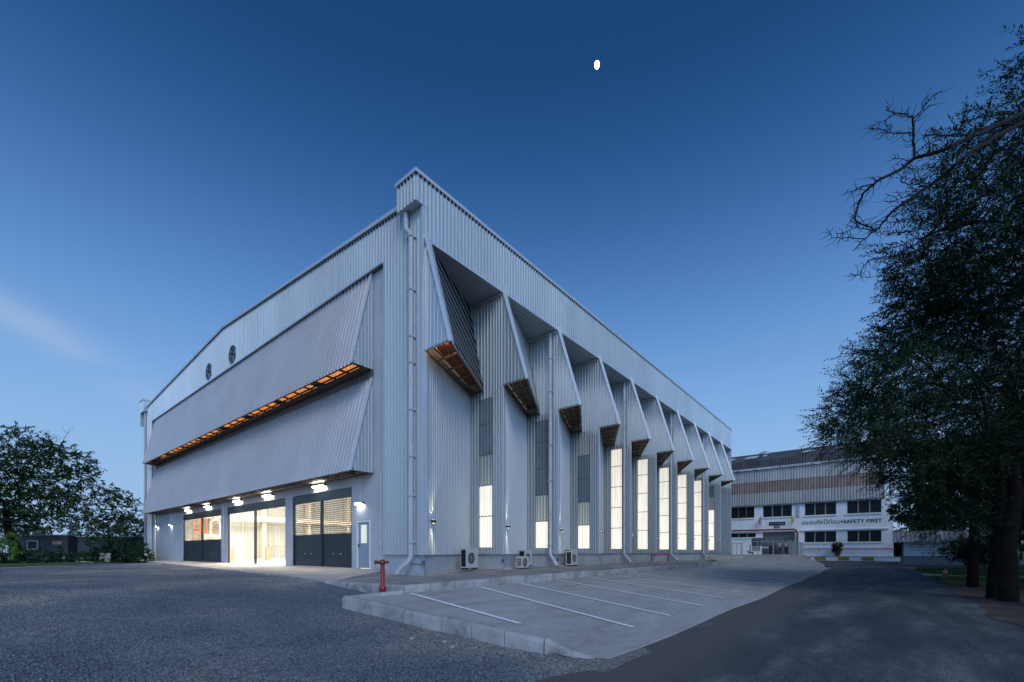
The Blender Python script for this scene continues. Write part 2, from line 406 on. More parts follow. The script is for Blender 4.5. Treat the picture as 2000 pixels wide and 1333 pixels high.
for a_, c_ in zip(frange(.40, 2.65, .25), frange(.40, 2.65, .25)[1:]):
    xa, xc = (lerp([(.38, -3.1), (2.65, .45)], q) for q in (a_, c_))
    b.quad((xa, a_, apron_z(xa, a_)), (xa, a_, -.5), (xc, c_, -.5), (xc, c_, apron_z(xc, c_)))
struct(b.build('apron_edge', G_KERB))
# plinth ledge slab along the sawtooth wall
def kerb(name, pts, w, hgt, seg=.95):
    """pts: (x, y, ztop); stones of length seg with rounded top, 12 mm joints"""
    b = MB(); P_ = [Vector(p) for p in pts]
    for a, c in zip(P_, P_[1:]):
        L_ = (c - a).length; n = max(1, round(L_ / seg)); d = (c - a) / n
        side_ = Vector((-d.y, d.x, 0)).normalized()
        for i in range(n):
            jit = side_ * rnd.uniform(-.012, .012) + Vector((0, 0, rnd.uniform(-.012, .012)))
            s0 = a + d * i + d.normalized() * .009 + jit; s1 = a + d * (i + 1) - d.normalized() * .009 + jit
            prof = [(-w / 2, -hgt), (-w / 2, -.075), (-w / 2 + .012, -.04), (-w / 2 + .035, -.013), (-w / 2 + .07, 0), (w / 2 - .07, 0), (w / 2 - .035, -.013), (w / 2 - .012, -.04), (w / 2, -.075), (w / 2, -hgt)]
            vs = [e + side_ * u + Vector((0, 0, z)) for e in (s0, s1) for u, z in prof]; k_ = len(prof)
            b.add(vs, [(j, j + 1, k_ + j + 1, k_ + j) for j in range(k_ - 1)] + [tuple(range(k_)), tuple(reversed(range(k_, 2 * k_)))])
    return struct(b.build(name, G_KERB, smooth=True))
kerb('pavement_kerb', [(-3.25, .45, -.17), (-3.12, -3.32, -.17), (5, -3.35, -.09), (29.5, -3.35, -.08), (30.6, -2.6, -.1), (31.0, -1.2, -.06)], .18, .5)
kerb('bay_end_kerb', [(-5.04, -3.78, -.27), (-4.98, -7.1, -.48), (-4.95, -8.6, -.56), (-4.90, -9.35, -.62), (-4.75, -10.15, -.86)], .22, .5, 1.0)
kerb('bay_corner_kerb', [(-3.25, -3.50, -.27), (-3.95, -3.42, -.30), (-5.0, -3.72, -.29)], .14, .4, .8)

CL={'a': [(9.73,-17.53,16.18,0.82,19),
(9.63,-18.21,15.32,1.13,19),
(14.11,-20.21,18.13,1.29,19),
(9.95,-17.24,15.89,0.75,19),
(10.06,-18.02,15.17,1.37,19),
(13.92,-19.94,17.38,1.31,19),
(10.88,-17.28,15.64,0.92,19),
(12.73,-19.12,16.18,1.18,19),
(12.55,-19.84,15.26,0.99,19),
(10.23,-16.73,14.71,0.79,19),
(11.17,-17.68,14.85,1.35,19),
(11.78,-18.74,14.76,1.14,19),
(12.19,-19.6,14.64,1.02,19),
(8.2,-15.84,13.13,0.71,19),
(9.24,-16.72,13.42,1.19,19),
(10.46,-17.91,13.7,1.4,19),
(11.71,-19.1,13.74,1.04,19),
(8.66,-15.42,13.11,0.92,19),
(10.14,-16.5,13.62,1.36,19),
(8.78,-17.19,12.03,1.05,19),
(12.16,-18.69,13.68,1.06,19),
(10.83,-19.14,12.6,1.16,19),
(10.95,-18.74,12.07,1.04,44),
(10.95,-19.49,11.49,1.12,44),
(7.31,-14.86,11.18,0.71,26),
(8.42,-16.58,10.91,1.39,44),
(9.82,-17.76,11.3,0.98,44),
(10.43,-18.7,11.17,1.25,44),
(8.49,-14.78,10.9,0.77,26),
(7.63,-15.49,10.17,1.19,44),
(9.82,-16.81,10.91,1.39,44),
(9.98,-17.8,10.7,1.13,44),
(11.64,-18.98,10.78,1.06,44),
(14.48,-20.52,12.03,1.17,44),
(7.52,-14.38,10.12,0.76,26),
(10.02,-17.09,10.11,1.36,44),
(12.79,-18.64,10.97,1.29,44),
(10.27,-18.86,9.4,1.04,44),
(12.02,-18.36,9.74,1.39,78),
(18.64,-20.83,11.99,0.97,78),
(14.12,-20.43,10.06,1.39,78),
(18.77,-19.91,11.62,1.35,78),
(20.58,-21.21,11.89,1.04,78),
(16.02,-20.83,9.94,1.35,78),
(16.39,-19.27,9.77,1.12,78),
(14.96,-19.72,9.17,1.06,78),
(22.18,-22.34,11.46,0.99,78),
(12.65,-18.43,7.93,1.17,78),
(17.33,-20.43,8.89,1.36,78),
(12.9,-20.1,7.44,1.09,78),
(17.8,-20.32,8.44,1.15,78),
(20.18,-21.74,8.59,1.11,78),
(20.55,-20.51,7.94,1.32,78),
(20.16,-21.37,7.96,1.38,78),
(21.32,-20.99,7.21,1.35,78),
(16.46,-20.7,6.11,1.32,78),
(13.3,-19.23,4.82,1.06,78),
(21.94,-22.21,5.88,1.02,78),
(17.43,-19.48,4.43,1.38,78),
(19.0,-20.78,4.61,1.2,78),
(19.91,-21.86,4.71,1.2,78),
(21.06,-21.02,4.17,1.02,78),
(20.8,-21.77,4.01,1.32,78),
(12.28,-18.38,2.21,1.23,32),
(15.09,-19.93,2.34,1.24,32),
(19.9,-20.34,1.78,1.25,32),
(18.1,-20.77,1.55,1.19,32)],'b': [(12.94,-18.4,16.66,0.99,19),
(10.02,-15.38,13.15,0.99,26),
(11.57,-16.34,13.83,0.96,44),
(12.4,-17.33,13.79,1.3,44),
(13.22,-18.44,13.56,1.23,44),
(10.54,-15.91,12.6,1.11,44),
(10.38,-15.32,11.32,1.01,26),
(11.43,-16.32,11.05,1.2,44),
(9.43,-14.56,10.11,0.8,78),
(12.81,-17.5,10.47,1.37,78),
(9.68,-14.76,9.41,0.89,78),
(9.98,-16.55,9.1,1.37,78),
(10.55,-14.4,9.34,0.71,78),
(11.89,-17.33,8.05,1.34,78),
(10.45,-13.54,7.87,0.85,78),
(10.14,-14.45,7.39,1.33,78),
(13.94,-18.53,7.36,1.34,78),
(8.01,-13.05,6.11,0.74,78),
(9.21,-13.95,6.42,1.36,78),
(10.11,-15.85,6.01,1.13,78),
(11.72,-17.01,6.44,1.24,78),
(13.64,-18.21,6.85,0.96,78),
(9.08,-12.73,5.61,0.87,78),
(13.17,-18.29,5.63,1.1,78),
(7.52,-12.73,4.63,0.76,78),
(9.48,-15.32,4.42,1.39,78),
(11.25,-17.27,4.76,1.07,78),
(9.94,-13.58,4.28,0.99,78),
(9.09,-15.18,3.96,1.09,78),
(10.23,-16.3,3.93,1.4,78),
(9.97,-14.98,3.3,1.34,78),
(12.82,-16.34,3.26,1.26,78),
(13.14,-17.33,3.39,1.12,78),
(11.28,-17.9,3.25,1.34,78),
(10.7,-14.78,2.63,0.92,32),
(9.65,-15.24,1.7,0.89,32)],'c': [(15.59,-15.86,12.52,1.24,78),
(14.17,-16.7,11.56,1.24,78),
(15.43,-16.17,11.66,1.37,78),
(18.81,-19.06,11.81,1.0,78),
(13.59,-15.36,9.89,1.17,78),
(14.51,-16.36,10.17,1.01,78),
(16.69,-17.51,10.86,1.19,78),
(18.23,-18.73,11.05,1.32,78),
(11.43,-14.07,8.77,0.85,78),
(15.47,-15.16,10.13,1.3,78),
(16.53,-16.24,10.07,1.04,78),
(16.93,-17.15,9.68,1.14,78),
(15.46,-16.01,8.6,1.39,78),
(15.64,-17.09,8.53,1.22,78),
(18.62,-18.49,8.82,1.16,78),
(13.36,-15.25,7.2,1.11,78),
(13.49,-13.66,6.9,1.39,78),
(13.59,-14.81,6.37,1.25,78),
(14.24,-15.93,6.52,1.32,78),
(17.82,-17.37,6.97,1.13,78),
(18.41,-18.39,7.07,1.27,78),
(12.85,-13.52,5.69,1.23,78),
(15.8,-14.67,6.22,1.23,78),
(17.8,-17.42,6.09,1.22,78),
(19.85,-19.85,5.85,1.35,78),
(12.37,-14.53,4.64,1.02,78),
(18.65,-18.75,4.8,1.27,78),
(11.36,-14.15,3.66,0.85,78),
(16.04,-16.17,2.75,1.4,32),
(17.88,-17.51,2.98,1.37,32),
(18.2,-18.6,2.82,1.33,32),
(16.88,-16.88,1.97,1.25,32),
(18.12,-18.04,1.97,1.23,32),
(18.49,-19.08,1.66,1.35,32)]}
BRANCHES=[(0.055,[(6.07,-17.32,11.57),
(5.35,-16.06,11.22),
(4.72,-15.47,10.79),
(4.0,-15.07,10.31),
(3.6,-14.65,10.02),
(3.7,-14.34,10.09),
(3.7,-14.04,10.15),
(3.25,-13.75,9.73),
(2.65,-13.46,9.31),
(2.53,-13.29,9.17),
(2.74,-13.08,9.19),
(2.84,-12.99,9.02),
(2.52,-12.94,8.58),
(2.25,-13.02,8.26),
(2.52,-13.23,8.21),
(2.98,-13.31,8.34)]),
(0.014,[(2.77,-13.29,9.33),
(2.82,-12.97,9.41),
(2.44,-12.68,9.17)]),
(0.03,[(3.37,-14.02,9.93),
(3.69,-14.03,10.44),
(3.53,-14.01,10.66),
(3.11,-13.98,10.69),
(2.96,-13.87,10.75),
(3.16,-13.68,11.04),
(3.27,-13.5,11.32)]),
(0.018,[(3.34,-13.99,10.85),
(3.81,-14.18,11.31),
(3.8,-14.34,11.5),
(3.53,-14.49,11.33)]),
(0.016,[(3.35,-14.0,10.54),
(3.49,-13.79,10.74),
(3.17,-13.57,10.66),
(2.66,-13.43,10.44),
(2.43,-13.23,10.46)]),
(0.014,[(3.08,-13.67,10.99),
(3.26,-13.5,11.06),
(2.87,-13.2,10.81)]),
(0.01,[(2.94,-13.5,10.83),
(3.27,-13.52,10.9),
(3.2,-13.61,10.68)]),
(0.012,[(3.34,-13.99,10.76),
(3.81,-14.18,11.22),
(3.77,-14.31,11.32)]),
(0.014,[(3.37,-14.02,10.04),
(3.84,-14.21,10.44),
(3.83,-14.38,10.52)]),
(0.01,[(3.28,-13.92,9.87),
(3.49,-13.79,10.14),
(3.2,-13.61,10.05)]),
(0.06,[(7.97,-18.07,12.85),
(6.84,-16.31,11.95),
(6.17,-15.66,11.44),
(5.43,-15.23,10.87),
(5.05,-14.85,10.45),
(5.22,-14.62,10.39),
(5.27,-14.37,10.27),
(4.82,-14.09,9.91),
(4.25,-13.84,9.49),
(4.09,-13.62,9.29),
(4.38,-13.51,9.29),
(4.39,-13.3,9.12),
(3.94,-13.09,8.76),
(3.42,-12.88,8.28)]),
(0.014,[(3.9,-13.09,8.75),
(3.95,-12.78,8.96),
(3.53,-12.44,8.86),
(3.07,-12.35,8.89)]),
(0.012,[(4.71,-14.08,9.85),
(4.75,-13.75,9.94),
(4.41,-13.51,10.0)]),
(0.012,[(4.93,-14.35,10.07),
(5.0,-14.06,10.34),
(4.66,-13.82,10.3),
(4.3,-13.85,10.25),
(4.44,-14.11,10.35)]),
(0.01,[(4.52,-13.85,9.65),
(4.94,-13.98,9.69),
(4.8,-13.99,9.46)]),
(0.012,[(4.07,-13.3,8.94),
(4.08,-12.93,9.21),
(3.78,-12.74,9.03),
(3.25,-12.57,8.75)]),
(0.01,[(3.81,-12.98,9.06),
(3.95,-12.78,9.39),
(3.92,-12.92,9.58)]),
(0.014,[(5.36,-14.88,10.64),
(5.45,-14.6,10.84),
(5.04,-14.28,10.67),
(4.39,-13.96,10.27)]),
(0.008,[(4.71,-14.08,9.85),
(5.25,-14.37,9.94),
(4.91,-14.13,9.8),
(4.33,-13.88,9.23),
(4.11,-13.7,9.0),
(4.34,-13.55,9.25)]),
(0.06,[(9.6,-18.48,13.63),
(8.34,-16.56,11.98),
(7.76,-16.03,11.34),
(6.99,-15.56,10.56),
(6.72,-15.3,10.15),
(6.84,-15.02,9.93),
(6.76,-14.62,9.81),
(6.19,-14.19,9.15),
(5.54,-13.84,8.54),
(5.3,-13.52,8.02)]),
(0.03,[(4.82,-15.48,10.86),
(4.88,-15.17,10.87),
(4.37,-14.72,10.78),
(3.58,-14.23,10.5),
(3.47,-14.18,10.36)]),
(0.03,[(5.32,-14.82,10.56),
(5.51,-14.68,10.24),
(5.24,-14.53,9.75),
(4.84,-14.51,9.13),
(4.79,-14.52,8.81)]),
(0.02,[(6.08,-14.18,9.09),
(6.13,-13.86,9.15),
(5.71,-13.52,9.02),
(5.02,-13.15,8.74),
(4.86,-13.03,8.47),
(5.17,-12.98,8.46),
(5.23,-12.74,8.63)]),
(0.01,[(5.49,-13.46,8.93),
(5.81,-13.46,9.45)]),
(0.012,[(5.64,-13.65,8.93),
(5.86,-13.52,8.77),
(5.68,-13.48,8.48),
(4.95,-13.07,8.27),
(4.64,-12.77,8.34)])]
LT1=[(-7.74,52.47,12.17,2.0,40),
(-6.57,49.46,10.93,2.2,60),
(-8.48,50.22,9.25,2.5,70),
(-5.2,49.37,10.16,2.0,60),
(-3.94,47.82,9.66,1.9,60),
(-3.62,47.43,8.41,1.5,50),
(-7.27,48.74,7.82,2.6,80),
(-5.64,48.32,7.5,2.4,70),
(-8.54,48.71,5.78,2.6,80),
(-6.67,48.0,5.43,2.5,80),
(-5.02,47.57,6.52,1.8,50),
(-5.91,47.07,3.99,1.6,40),
(-7.94,47.98,3.45,2.2,60),
(-9.69,51.7,9.25,3,80),
(-10.01,50.51,5.32,3,80),
(-4.55,47.0,5.78,1.3,35)]
LT2=[(-3.11,40.49,6.34,1.4,38),
(-2.39,39.61,5.89,1.3,38),
(-1.81,38.91,5.43,1.2,34),
(-3.4,40.84,5.43,1.3,34),
(-3.97,41.55,4.75,1.1,28),
(-2.88,38.63,4.43,1.6,44),
(-1.67,38.73,4.29,1.1,28),
(-1.09,38.02,4.98,0.6,12),
(-2.31,37.94,3.09,1.4,40),
(-3.44,39.32,3.54,1.3,36),
(-1.23,38.2,3.61,0.7,16),
(-4.26,41.9,4.07,0.9,22),
(-3.02,38.8,2.21,1.2,34)]
LT3=[(0.42,45.65,3.25,1.4,40),
(1.02,44.92,2.99,1.3,36),
(0.68,45.33,2.21,1.2,30)]
BUSH=[(-2.8,36.96,1.09,1.3,60),
(-1.98,35.96,0.87,1.3,60),
(-1.42,34.48,0.44,0.9,40),
(-2.48,34.98,0.23,1.0,40),
(-3.22,37.46,0.31,0.8,30)]
HEDGE=[(-10.35,43.51,0.35,0.7,30),
(-9.78,42.63,0.46,0.7,30),
(-9.21,41.76,0.2,0.7,30),
(-8.65,40.9,0.29,0.7,30),
(-8.08,40.04,0.27,0.7,30),
(-7.52,39.18,0.25,0.7,30),
(-6.97,38.33,0.4,0.7,30),
(-6.42,37.48,0.42,0.7,30),
(-5.87,36.63,0.47,0.7,30),
(-5.32,35.79,0.18,0.7,30),
(-4.78,34.96,0.14,0.7,30),
(-4.24,34.13,0.22,0.7,30)]
BAMBOO=[(-8.78,37.95,1.82,0.8,30),
(-8.54,37.66,1.05,0.7,26),
(-9.27,38.55,1.44,1,30)]
FART=[(-9.93,112.01,5.79,3.5785167864617184,40),
(-7.85,109.47,4.37,3.109300767175027,40),
(-5.77,106.93,6.02,3.443856828109383,40),
(-3.7,104.39,4.78,3.222255161065325,40),
(-1.62,101.85,5.99,3.333028083841798,40),
(0.45,99.31,5.96,3.0780815891748725,40),
(2.53,96.77,5.73,2.9598346356243783,40),
(4.61,94.23,4.24,3.3483918618035577,40),
(6.68,91.69,4.39,2.898126309051412,40),
(8.76,89.16,5.25,3.2048061207132585,40)]
# ------------------------------------------------------------------ warehouse
WH = thing('warehouse', 'large silver ribbed-metal workshop hall with folded sawtooth side wall and lit roller doors', 'building')
XW = .35; PZ = 12.65; CB = .62; TOPZ = 15.0; Q = 2.1
def roof_z(y): return 14.35 + 1.4 * (1 - abs(y - 20.5) / 20.5)
X_ = (1, 0, 0); Y_ = (0, 1, 0); NX = (-1, 0, 0); NY = (0, -1, 0)
OX = [.45 + 4.56 * k for k in range(11)]
# gable end
# avoid skewed transitions: explicit pieces instead
b = MB()
b.sheet((XW, .0, 0), Y_, NX, 2.52, CB, lambda u: roof_z(u) - .12, pitch=.21, h=.045)
b.sheet((XW, 2.52, 0), Y_, NX, 35.86, 12.78, lambda u: roof_z(u + 2.52) - .12, pitch=.2095, h=.045)
b.sheet((XW, 38.38, 0), Y_, NX, 2.62, CB, lambda u: roof_z(u + 38.38) - .12, pitch=.21, h=.045)
b.quad((XW, 2.52, CB), (XW, 2.52, 12.78), (XW + .4, 2.52, 12.78), (XW + .4, 2.52, CB))
b.quad((XW, 38.38, CB), (XW, 38.38, 12.78), (XW + .4, 38.38, 12.78), (XW + .4, 38.38, CB))
b.build('gable_wall', M_CLAD, WH)
b = MB()
for y0, y1 in ((1.0, 20.5), (20.5, 40)):
    b.bar((XW - .03, y0, roof_z(y0) - .02), (XW - .03, y1, roof_z(y1) - .02), .16, .16)
b.bar((XW - .03, 2.6, 12.74), (XW - .03, 38.3, 12.74), .07, .06)
for y in (2.46, 38.42): b.box(XW - .045, XW + .02, y - .04, y + .04, CB - .01, 12.78)
b.box(XW - .05, XW + .03, -.02, .10, CB - .01, 13.9)
b.build('gable_trim', M_TRIM, WH)
b = MB(); b.box(XW + .003, .52, 2.53, 38.37, 12.70, 12.80); b.build('gable_flashing', M_STEEL, WH)
b = MB(); b.quad((XW, .001, CB), (.47, .001, CB), (.47, .001, 13.9), (XW, .001, 13.9)); b.build('corner_return', M_CLAD, WH)
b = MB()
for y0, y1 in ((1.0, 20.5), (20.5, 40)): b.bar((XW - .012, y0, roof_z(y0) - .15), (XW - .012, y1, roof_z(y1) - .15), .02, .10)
b.build('foam_gap_shade', M_DARK, WH)
b = MB(); b.hexa([(XW + .02, 1.0, roof_z(1) - .15), (46, 1.0, roof_z(1) - .15), (46, 20.5, roof_z(20.5) - .15), (XW + .02, 20.5, roof_z(20.5) - .15)],
                 [(XW + .02, 1.0, roof_z(1) - .07), (46, 1.0, roof_z(1) - .07), (46, 20.5, roof_z(20.5) - .07), (XW + .02, 20.5, roof_z(20.5) - .07)])
b.hexa([(XW + .02, 20.5, roof_z(20.5) - .15), (46, 20.5, roof_z(20.5) - .15), (46, 40, roof_z(1) - .15), (XW + .02, 40, roof_z(1) - .15)],
       [(XW + .02, 20.5, roof_z(20.5) - .07), (46, 20.5, roof_z(20.5) - .07), (46, 40, roof_z(1) - .07), (XW + .02, 40, roof_z(1) - .07)])
b.build('roof', M_SOFFIT, WH)
# parapet box along both eaves, its ends project past the gable
for (ya, yb, ex) in ((0, 1.16, 0), (39.84, 41.0, 0)):
    b = MB()
    near = ya == 0
    yo = ya if near else yb
    if near: b.sheet((0, 0, 0), X_, NY, 46.05, lambda u: 13.9 if u < XW else PZ, TOPZ - .06, pitch=.2, h=.045)
    else: b.quad((0, yb, PZ), (46.05, yb, PZ), (46.05, yb, TOPZ), (0, yb, TOPZ))
    b.sheet((0, ya, 0), Y_, NX, 1.16, 13.9, TOPZ - .06, pitch=.2, h=.045)
    b.quad((0, ya, 13.9), (XW, ya, 13.9), (XW, yb, 13.9), (0, yb, 13.9))
    b.quad((0, yb if near else ya, 13.9), (0, yb if near else ya, TOPZ), (46.05, yb if near else ya, TOPZ), (46.05, yb if near else ya, 13.9))
    b.quad((0, ya, TOPZ - .08), (46.05, ya, TOPZ - .08), (46.05, yb, TOPZ - .08), (0, yb, TOPZ - .08))
    b.quad((46.05, ya, PZ), (46.05, yb, PZ), (46.05, yb, TOPZ), (46.05, ya, TOPZ))
    pr = b.build('parapet', M_CLAD, WH)
    c = MB()
    c.box(-.06, 46.12, ya - .06 if near else yb - .03, ya + .03 if near else yb + .06, TOPZ - .09, TOPZ + .05)
    c.box(-.06, .03, ya + .03 if near else ya - .06, yb + .06 if near else yb - .03, TOPZ - .09, TOPZ + .05)
    c.box(.03, 46.12, yb - .03 if near else ya - .06, yb + .06 if near else ya + .03, TOPZ - .09, TOPZ + .05)
    c.build('coping', M_TRIM, pr)
    if near:
        c = MB(); c.box(.01, 46.04, -.022, -.002, TOPZ - .17, TOPZ - .10); c.build('foam_gap_shade', M_DARK, pr)  # dark strip drawn for the dashed shadow under the coping
        c = MB(); c.box(-.022, -.002, .01, 1.15, TOPZ - .17, TOPZ - .10); c.build('foam_gap_shade', M_DARK, pr)
    if near:
        c = MB(); c.box(XW, 46.08, -.055, -.034, PZ - .05, PZ + .02); c.box(-.03, XW + .08, -.04, .02, 13.86, 13.91); c.build('drip_edge', M_TRIM, pr)
# plaster wall with openings
def wall_cells(b, y0, y1, z0, z1, op, x0, x1):
    ys = sorted({y0, y1, *[o[0] for o in op], *[o[1] for o in op]}); zs = sorted({z0, z1, *[o[2] for o in op], *[o[3] for o in op]})
    for a, c in zip(ys, ys[1:]):
        run = None
        for e, f in zip(zs, zs[1:]):
            m_ = ((a + c) / 2, (e + f) / 2)
            hole = any(o[0] < m_[0] < o[1] and o[2] < m_[1] < o[3] for o in op)
            if hole:
                if run: b.box(x0, x1, a, c, *run); run = None
            else: run = (run[0], f) if run else (e, f)
        if run: b.box(x0, x1, a, c, *run)
OPS = [(5.19, 11.0, -.2, 3.7), (11.85, 20.4, -.2, 3.7), (21.5, 29.9, -.2, 3.7), (3.69, 4.77, -.2, 2.12), (4.6, 36.5, 8.95, 10.3), (4.6, 8.5, 4.6, 5.4)]
b = MB(); wall_cells(b, 2.52, 38.38, -.4, 12.70, OPS, .5, .72)
b.box(.35, .5, 2.62, 3.35, -.0, .02)
b.build('plaster_wall', M_PLASTER, WH)
# added glowing panels behind the hoods, to light their undersides orange
b = MB()
for y in frange(4.6, 36.5, 1.0)[:-1]:
    b.box(.60, .63, y + .03, y + .97, 8.97, 10.28)
M_CL = mat('canopy_glow', (.8, .6, .4), .5, emit=((1, .40, .10), .55))
b.build('canopy_glow_panel', M_CL, WH)
MB().box(.60, .63, 4.62, 8.48, 4.62, 5.38).build('low_canopy_glow_panel', M_CL, WH)
# the two long hoods over the doors
def hood(zt, zb, prj, low):
    y0, y1 = 3.45, 37.5
    dv = Vector((-prj, 0, zb - zt)); Ls = dv.length; dv.normalize(); nn = Vector((dv.z, 0, -dv.x)); nn = nn if nn.x < 0 else -nn
    b = MB(); b.sheet((.48, y0, zt), Y_, nn, y1 - y0, 0, Ls, V=dv, pitch=.28, h=.085, rw=.04, sl=.008)
    ho = b.build('canopy', M_CANOPY, WH)
    for y, s_ in ((y0, -1), (y1, 1)):
        c = MB(); H = zt - zb
        c.sheet((.48, y, 0), NX, (0, s_, 0), prj, zb, lambda u: zt - H * u / prj - .01, pitch=.16, h=.02, rw=.02)
        c.build('side_cheek', M_CLAD, ho)
    for y in (y0, y1):
        t = MB(); e = .05 if y == y0 else -.05
        t.bar(Vector((.47, y + e, zt)) + nn * .03, Vector((.47, y + e, zt)) + dv * (Ls + .01) + nn * .03, .12, .03, up=nn)
        t.build('edge_trim', M_TRIM, ho)
    if not low:
        t = MB(); t.bar(Vector((.47, y0 + .1, zt - .1)) + nn * .02, Vector((.47, y1 - .1, zt - .1)) + nn * .02, .06, .02, up=nn); t.build('foam_gap_shade', M_DARK, ho)
    # lining and framing underneath
    l = MB(); l.quad(*[Vector(p) - nn * .07 for p in ((.48, y0 + .05, zt), (.48, y1 - .05, zt), Vector((.48, y1 - .05, zt)) + dv * Ls, Vector((.48, y0 + .05, zt)) + dv * Ls)])
    l.build('lining', M_ORANGE if not low else mat('pale_lining', (.42, .40, .38), .7), ho)
    f = MB(); xo = .48 - prj
    f.bar((xo + .05, y0, zb + .06), (xo + .05, y1, zb + .06), .05, .08); f.bar((.42, y0, zb + .03), (.42, y1, zb + .03), .06, .08)
    f.bar((xo + .45, y0, zb + .06), (xo + .45, y1, zb + .06), .04, .07)
    for y in frange(y0 + .3, y1 - .3, 1.1): f.bar((xo + .03, y, zb + .1), (.46, y, zb + .1), .06, .07)
    for i, y in enumerate(frange(y0 + 3.6, y1 - 2, 4.6)): f.box(xo + .06, .42, y, y + .6, zb + .14, zb + .18)
    f.build('frame', M_STEEL, ho)
    s2 = MB()
    if not low: s2.box(.02, .47, y0 + .03, y1 - .03, zb + .005, zb + .03)
    else: s2.box(.1, .47, y0 + 1.2, y1 - .03, zb + .02, zb + .05)
    s2.build('soffit_board', M_BROWN if not low else M_STEEL, ho)
hood(12.78, 8.56, .98, False)
hood(8.25, 4.12, 1.02, True)
b = MB(); b.box(.38, .49, 3.45, 37.5, 8.26, 8.55); b.build('shadow_gap_panel', M_STEEL, WH)
# doors
def slats(b, y0, y1, z0, z1, x):
    b.sheet((x, y0, z0), (0, 0, 1), NX, z1 - z0, 0, y1 - y0, V=(0, 1, 0), pitch=.075, h=.014, rw=.035, sl=.014)
def roller(y0, y1, mid, kind):
    hd = MB(); hd.box(.53, .66, y0 + .002, y1 - .002, 3.24, 3.698); r = hd.build('roller_door', M_NAVY, WH, bevel=.006)
    m_ = MB(); m_.box(.52, .64, mid - .06, mid + .06, 0, 3.24)
    m_.build('centre_post', M_NAVYTRIM, r)
    for ya, yb in ((y1 - .07, y1 - .003), (y0 + .003, y0 + .07)): MB().box(.53, .65, ya, yb, .002, 3.24).build('guide_rail', M_NAVYTRIM, r)
    if kind:
        s_ = MB(); slats(s_, y0 + .07, y1 - .07, .03, 1.62, .60); s_.box(.575, .62, y0 + .07, mid - .06, .0, .06); s_.box(.575, .62, mid + .06, y1 - .07, .0, .06); s_.build('slat_curtain', M_NAVY, r)
        g = MB(); z = 1.64; row = 0
        while z < 3.24:
            g.box(.593, .607, y0 + .07, y1 - .07, z, z + .028)
            y = y0 + .07 + (.0 if row % 2 else .13)
            while y < y1 - .07: g.box(.595, .605, y, y + .02, z + .028, z + .10); y += .26
            z += .10; row += 1
        g.build('grille', mat('steel_grille', (.22, .19, .15), .5, .4), r)
        for a, c in ((y0 + .07, mid), (mid, y1 - .07)):
            mm = (a + c) / 2
            for o_ in (-.33, .33): h_ = MB(); h_.box(.57, .592, mm + o_ - .06, mm + o_ + .06, .62, .66); h_.build('handle', M_TRIM, r)
roller(5.19, 11.0, 8.0, True); roller(11.85, 20.4, 16.0, False); roller(21.5, 29.9, 25.6, True)
dr = MB(); dr.box(.52, .57, 3.77, 4.69, .02, 2.04)
for zz in (.28, .75): dr.box(.512, .52, 3.92, 4.54, zz, zz + .33)
d_ = dr.build('door', mat('door_paint', (.26, .31, .37), .5), WH, bevel=.005)
f = MB(); f.box(.47, .6, 3.70, 3.77, 0, 2.11); f.box(.47, .6, 4.69, 4.76, 0, 2.11); f.box(.47, .6, 3.77, 4.69, 2.04, 2.11); f.build('door_frame', M_WHITE, d_)
g = MB(); g.box(.508, .515, 4.02, 4.46, 1.12, 1.93); g.build('door_glass', mk_lit('door_pane', (.95, .95, .72), .62, .8), d_)
h_ = MB(); h_.bar((.47, 4.63, 1.0), (.47, 4.50, 1.0), .025, .03); h_.box(.48, .52, 4.60, 4.66, .95, 1.1); h_.build('handle', M_STEEL, d_)
# ventilation fans in the gable
for y in (18.9, 23.3):
    b = MB(); n = 28
    def ring(r0, r1, x0, x1, b=b, y=y):
        for j in range(n):
            a, c = 2 * math.pi * j / n, 2 * math.pi * (j + 1) / n
            P_ = lambda r, t, x: (x, y + r * math.cos(t), 13.48 + r * math.sin(t))
            b.quad(P_(r0, a, x0), P_(r0, c, x0), P_(r1, c, x1), P_(r1, a, x1))
    ring(.56, .56, XW, XW - .07); ring(.56, .48, XW - .07, XW - .07); ring(.48, .48, XW - .07, XW - .035); ring(.48, .0, XW - .036, XW - .036)
    fo = b.build('exhaust_fan', mat('fan_housing', (.055, .07, .085), .5), WH)
    c = MB()
    for j in range(6):
        t = j * math.pi / 3 + .3; d1 = Vector((0, math.cos(t), math.sin(t))); d2 = Vector((0, -math.sin(t), math.cos(t)))
        o_ = Vector((XW - .05, y, 13.48))
        c.quad(o_ + d1 * .08 - d2 * .04, o_ + d1 * .45 - d2 * .12 + Vector((-.015, 0, 0)), o_ + d1 * .45 + d2 * .1, o_ + d1 * .08 + d2 * .04)
    c.tube([(XW - .05, y, 13.48), (XW - .08, y, 13.48)], .09); c.build('fan_blade', mat('fan_blade_black', (.02, .024, .03), .5), fo)
